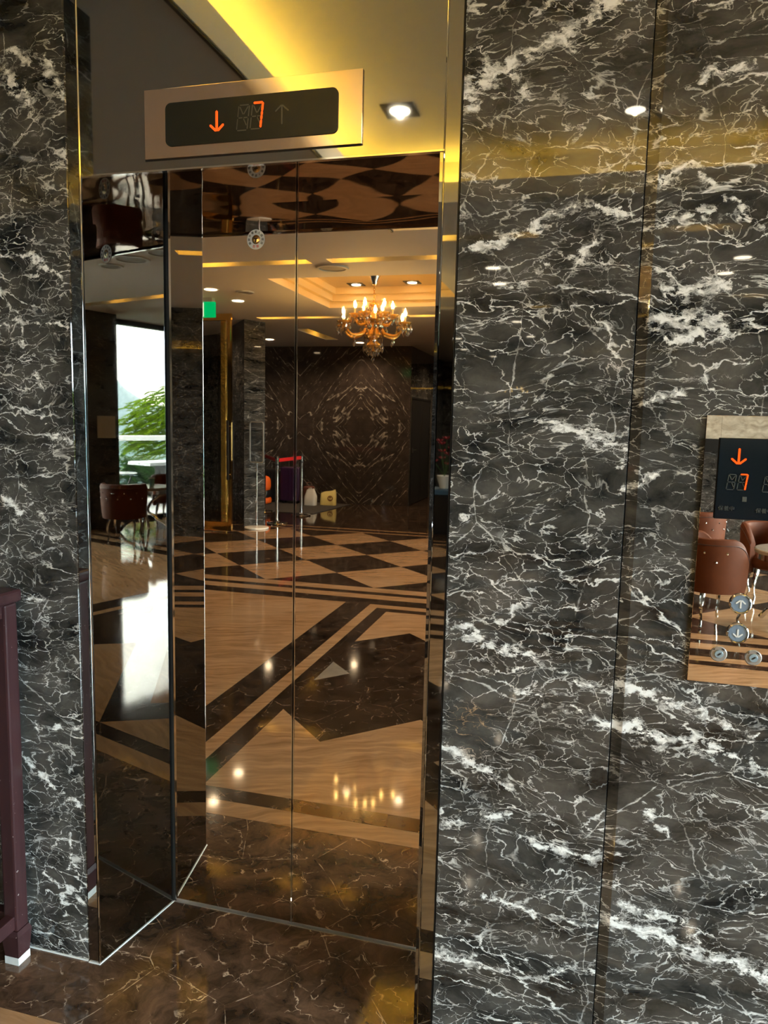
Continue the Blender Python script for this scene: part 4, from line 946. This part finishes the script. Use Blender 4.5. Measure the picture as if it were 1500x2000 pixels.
def leaf_mat(name, a, b):
    t = NT(name); n = t.noise(t.pos(), 3, 3)
    c = t.mix(n, a, b); d_ = t.n('BsdfDiffuse'); t.put(d_.inputs[0], c); tl = t.n('BsdfTranslucent'); t.put(tl.inputs[0], c)
    mxs = t.n('MixShader'); mxs.inputs[0].default_value = .45; t.t.links.new(d_.outputs[0], mxs.inputs[1]); t.t.links.new(tl.outputs[0], mxs.inputs[2]); t.t.links.new(mxs.outputs[0], t.out.inputs[0]); return t.m
M['leaf1'] = leaf_mat('bright_leaf', (.022, .060, .003), (.085, .125, .006)); M['leaf2'] = leaf_mat('deep_leaf', (.006, .024, .005), (.022, .050, .009)); M['bark'] = plain('bark', (.07, .05, .035), .9, grain=.4)
def tree(x, y, z0, zc_, rad, nf, mat, label, seed):
    rn = random.Random(seed); r = thing('terrace_tree', label, 'tree', (x, y, z0), 'trees beyond the terrace')
    m = MB()
    for i in range(nf):
        th = rn.uniform(0, 2 * PI); ph = math.acos(rn.uniform(-.55, 1)); q = rad * rn.uniform(.45, 1.) ** .6
        o = Vector((x + q * math.sin(ph) * math.cos(th), y + q * math.sin(ph) * math.sin(th), zc_ + q * .72 * math.cos(ph)))
        d_ = Vector((math.cos(th + rn.uniform(-.8, .8)), math.sin(th + rn.uniform(-.8, .8)), rn.uniform(-.3, .35))).normalized(); L = rn.uniform(.35, .62); sd_ = d_.cross(Vector((0, 0, 1))).normalized()
        for k in range(10):
            u = (k + 1) / 10; p = o + d_ * L * u + Vector((0, 0, -.22 * u * u))
            for s in (-1, 1):
                l = .17 * (1 - .45 * u); e = (sd_ * s * .85 + d_ * .5 + Vector((0, 0, -.35))).normalized() * l; wv = d_ * .034
                m.add([p, p + e * .5 + wv, p + e, p + e * .5 - wv], [(0, 1, 2, 3)])
    f = m.build('foliage', mat, r, recalc=False); f['kind'] = 'stuff'
    MB().tube([(x, y, z0), (x + .1, y, (z0 + zc_) / 2), (x, y + .1, zc_)], [.14, .10, .05], 8).build('trunk', M['bark'], r, smooth=True)
tree(12.7, -11.5, -4, 1.15, 1.9, 1000, M['leaf1'], 'bright green tree with drooping leaflets beyond the railing', 1)
tree(11.3, -7.7, -4, .05, 1.0, 520, M['leaf2'], 'deep green lower tree before the bright one', 2)
tree(16.6, -17.6, -4, 1.2, 2.3, 900, M['leaf2'], 'tall deep green tree at the end of the terrace', 3)
tree(15.5, -4.6, -4, -.4, 1.2, 420, M['leaf1'], 'low light green tree beyond the window pillar', 4)
def hill_fn(u, v):
    a = math.radians(-75 + 100 * u); rr = 260 + 160 * v
    h = (27 + 24 * math.exp(-((u - .405) / .030) ** 2) + 6 * math.exp(-((u - .30) / .05) ** 2) + 12 * math.exp(-((u - .62) / .1) ** 2) + 1.5 * math.sin(61 * u)) * math.sin(min(1, v * 1.3) * PI / 2)
    return (rr * math.cos(a), rr * math.sin(a), -25 + h + 1.3 * math.sin(140 * u + 30 * v))
M['hill'] = plain('haze_tinted_hill', (.030, .055, .068), .95, grain=.35)  # bluish distance haze painted into the hill's own colour
hl = MB().grid(160, 12, hill_fn).build('hill', M['hill'], smooth=True, recalc=False); tag(hl, 'far wooded hill with blue haze in its colour, beyond the terrace', kind='structure')
gr = MB().box(11, 430, -400, 300, -26, -25).build('ground', plain('far_ground', (.02, .04, .015), .95)); tag(gr, 'green valley ground far below the terrace', kind='structure')
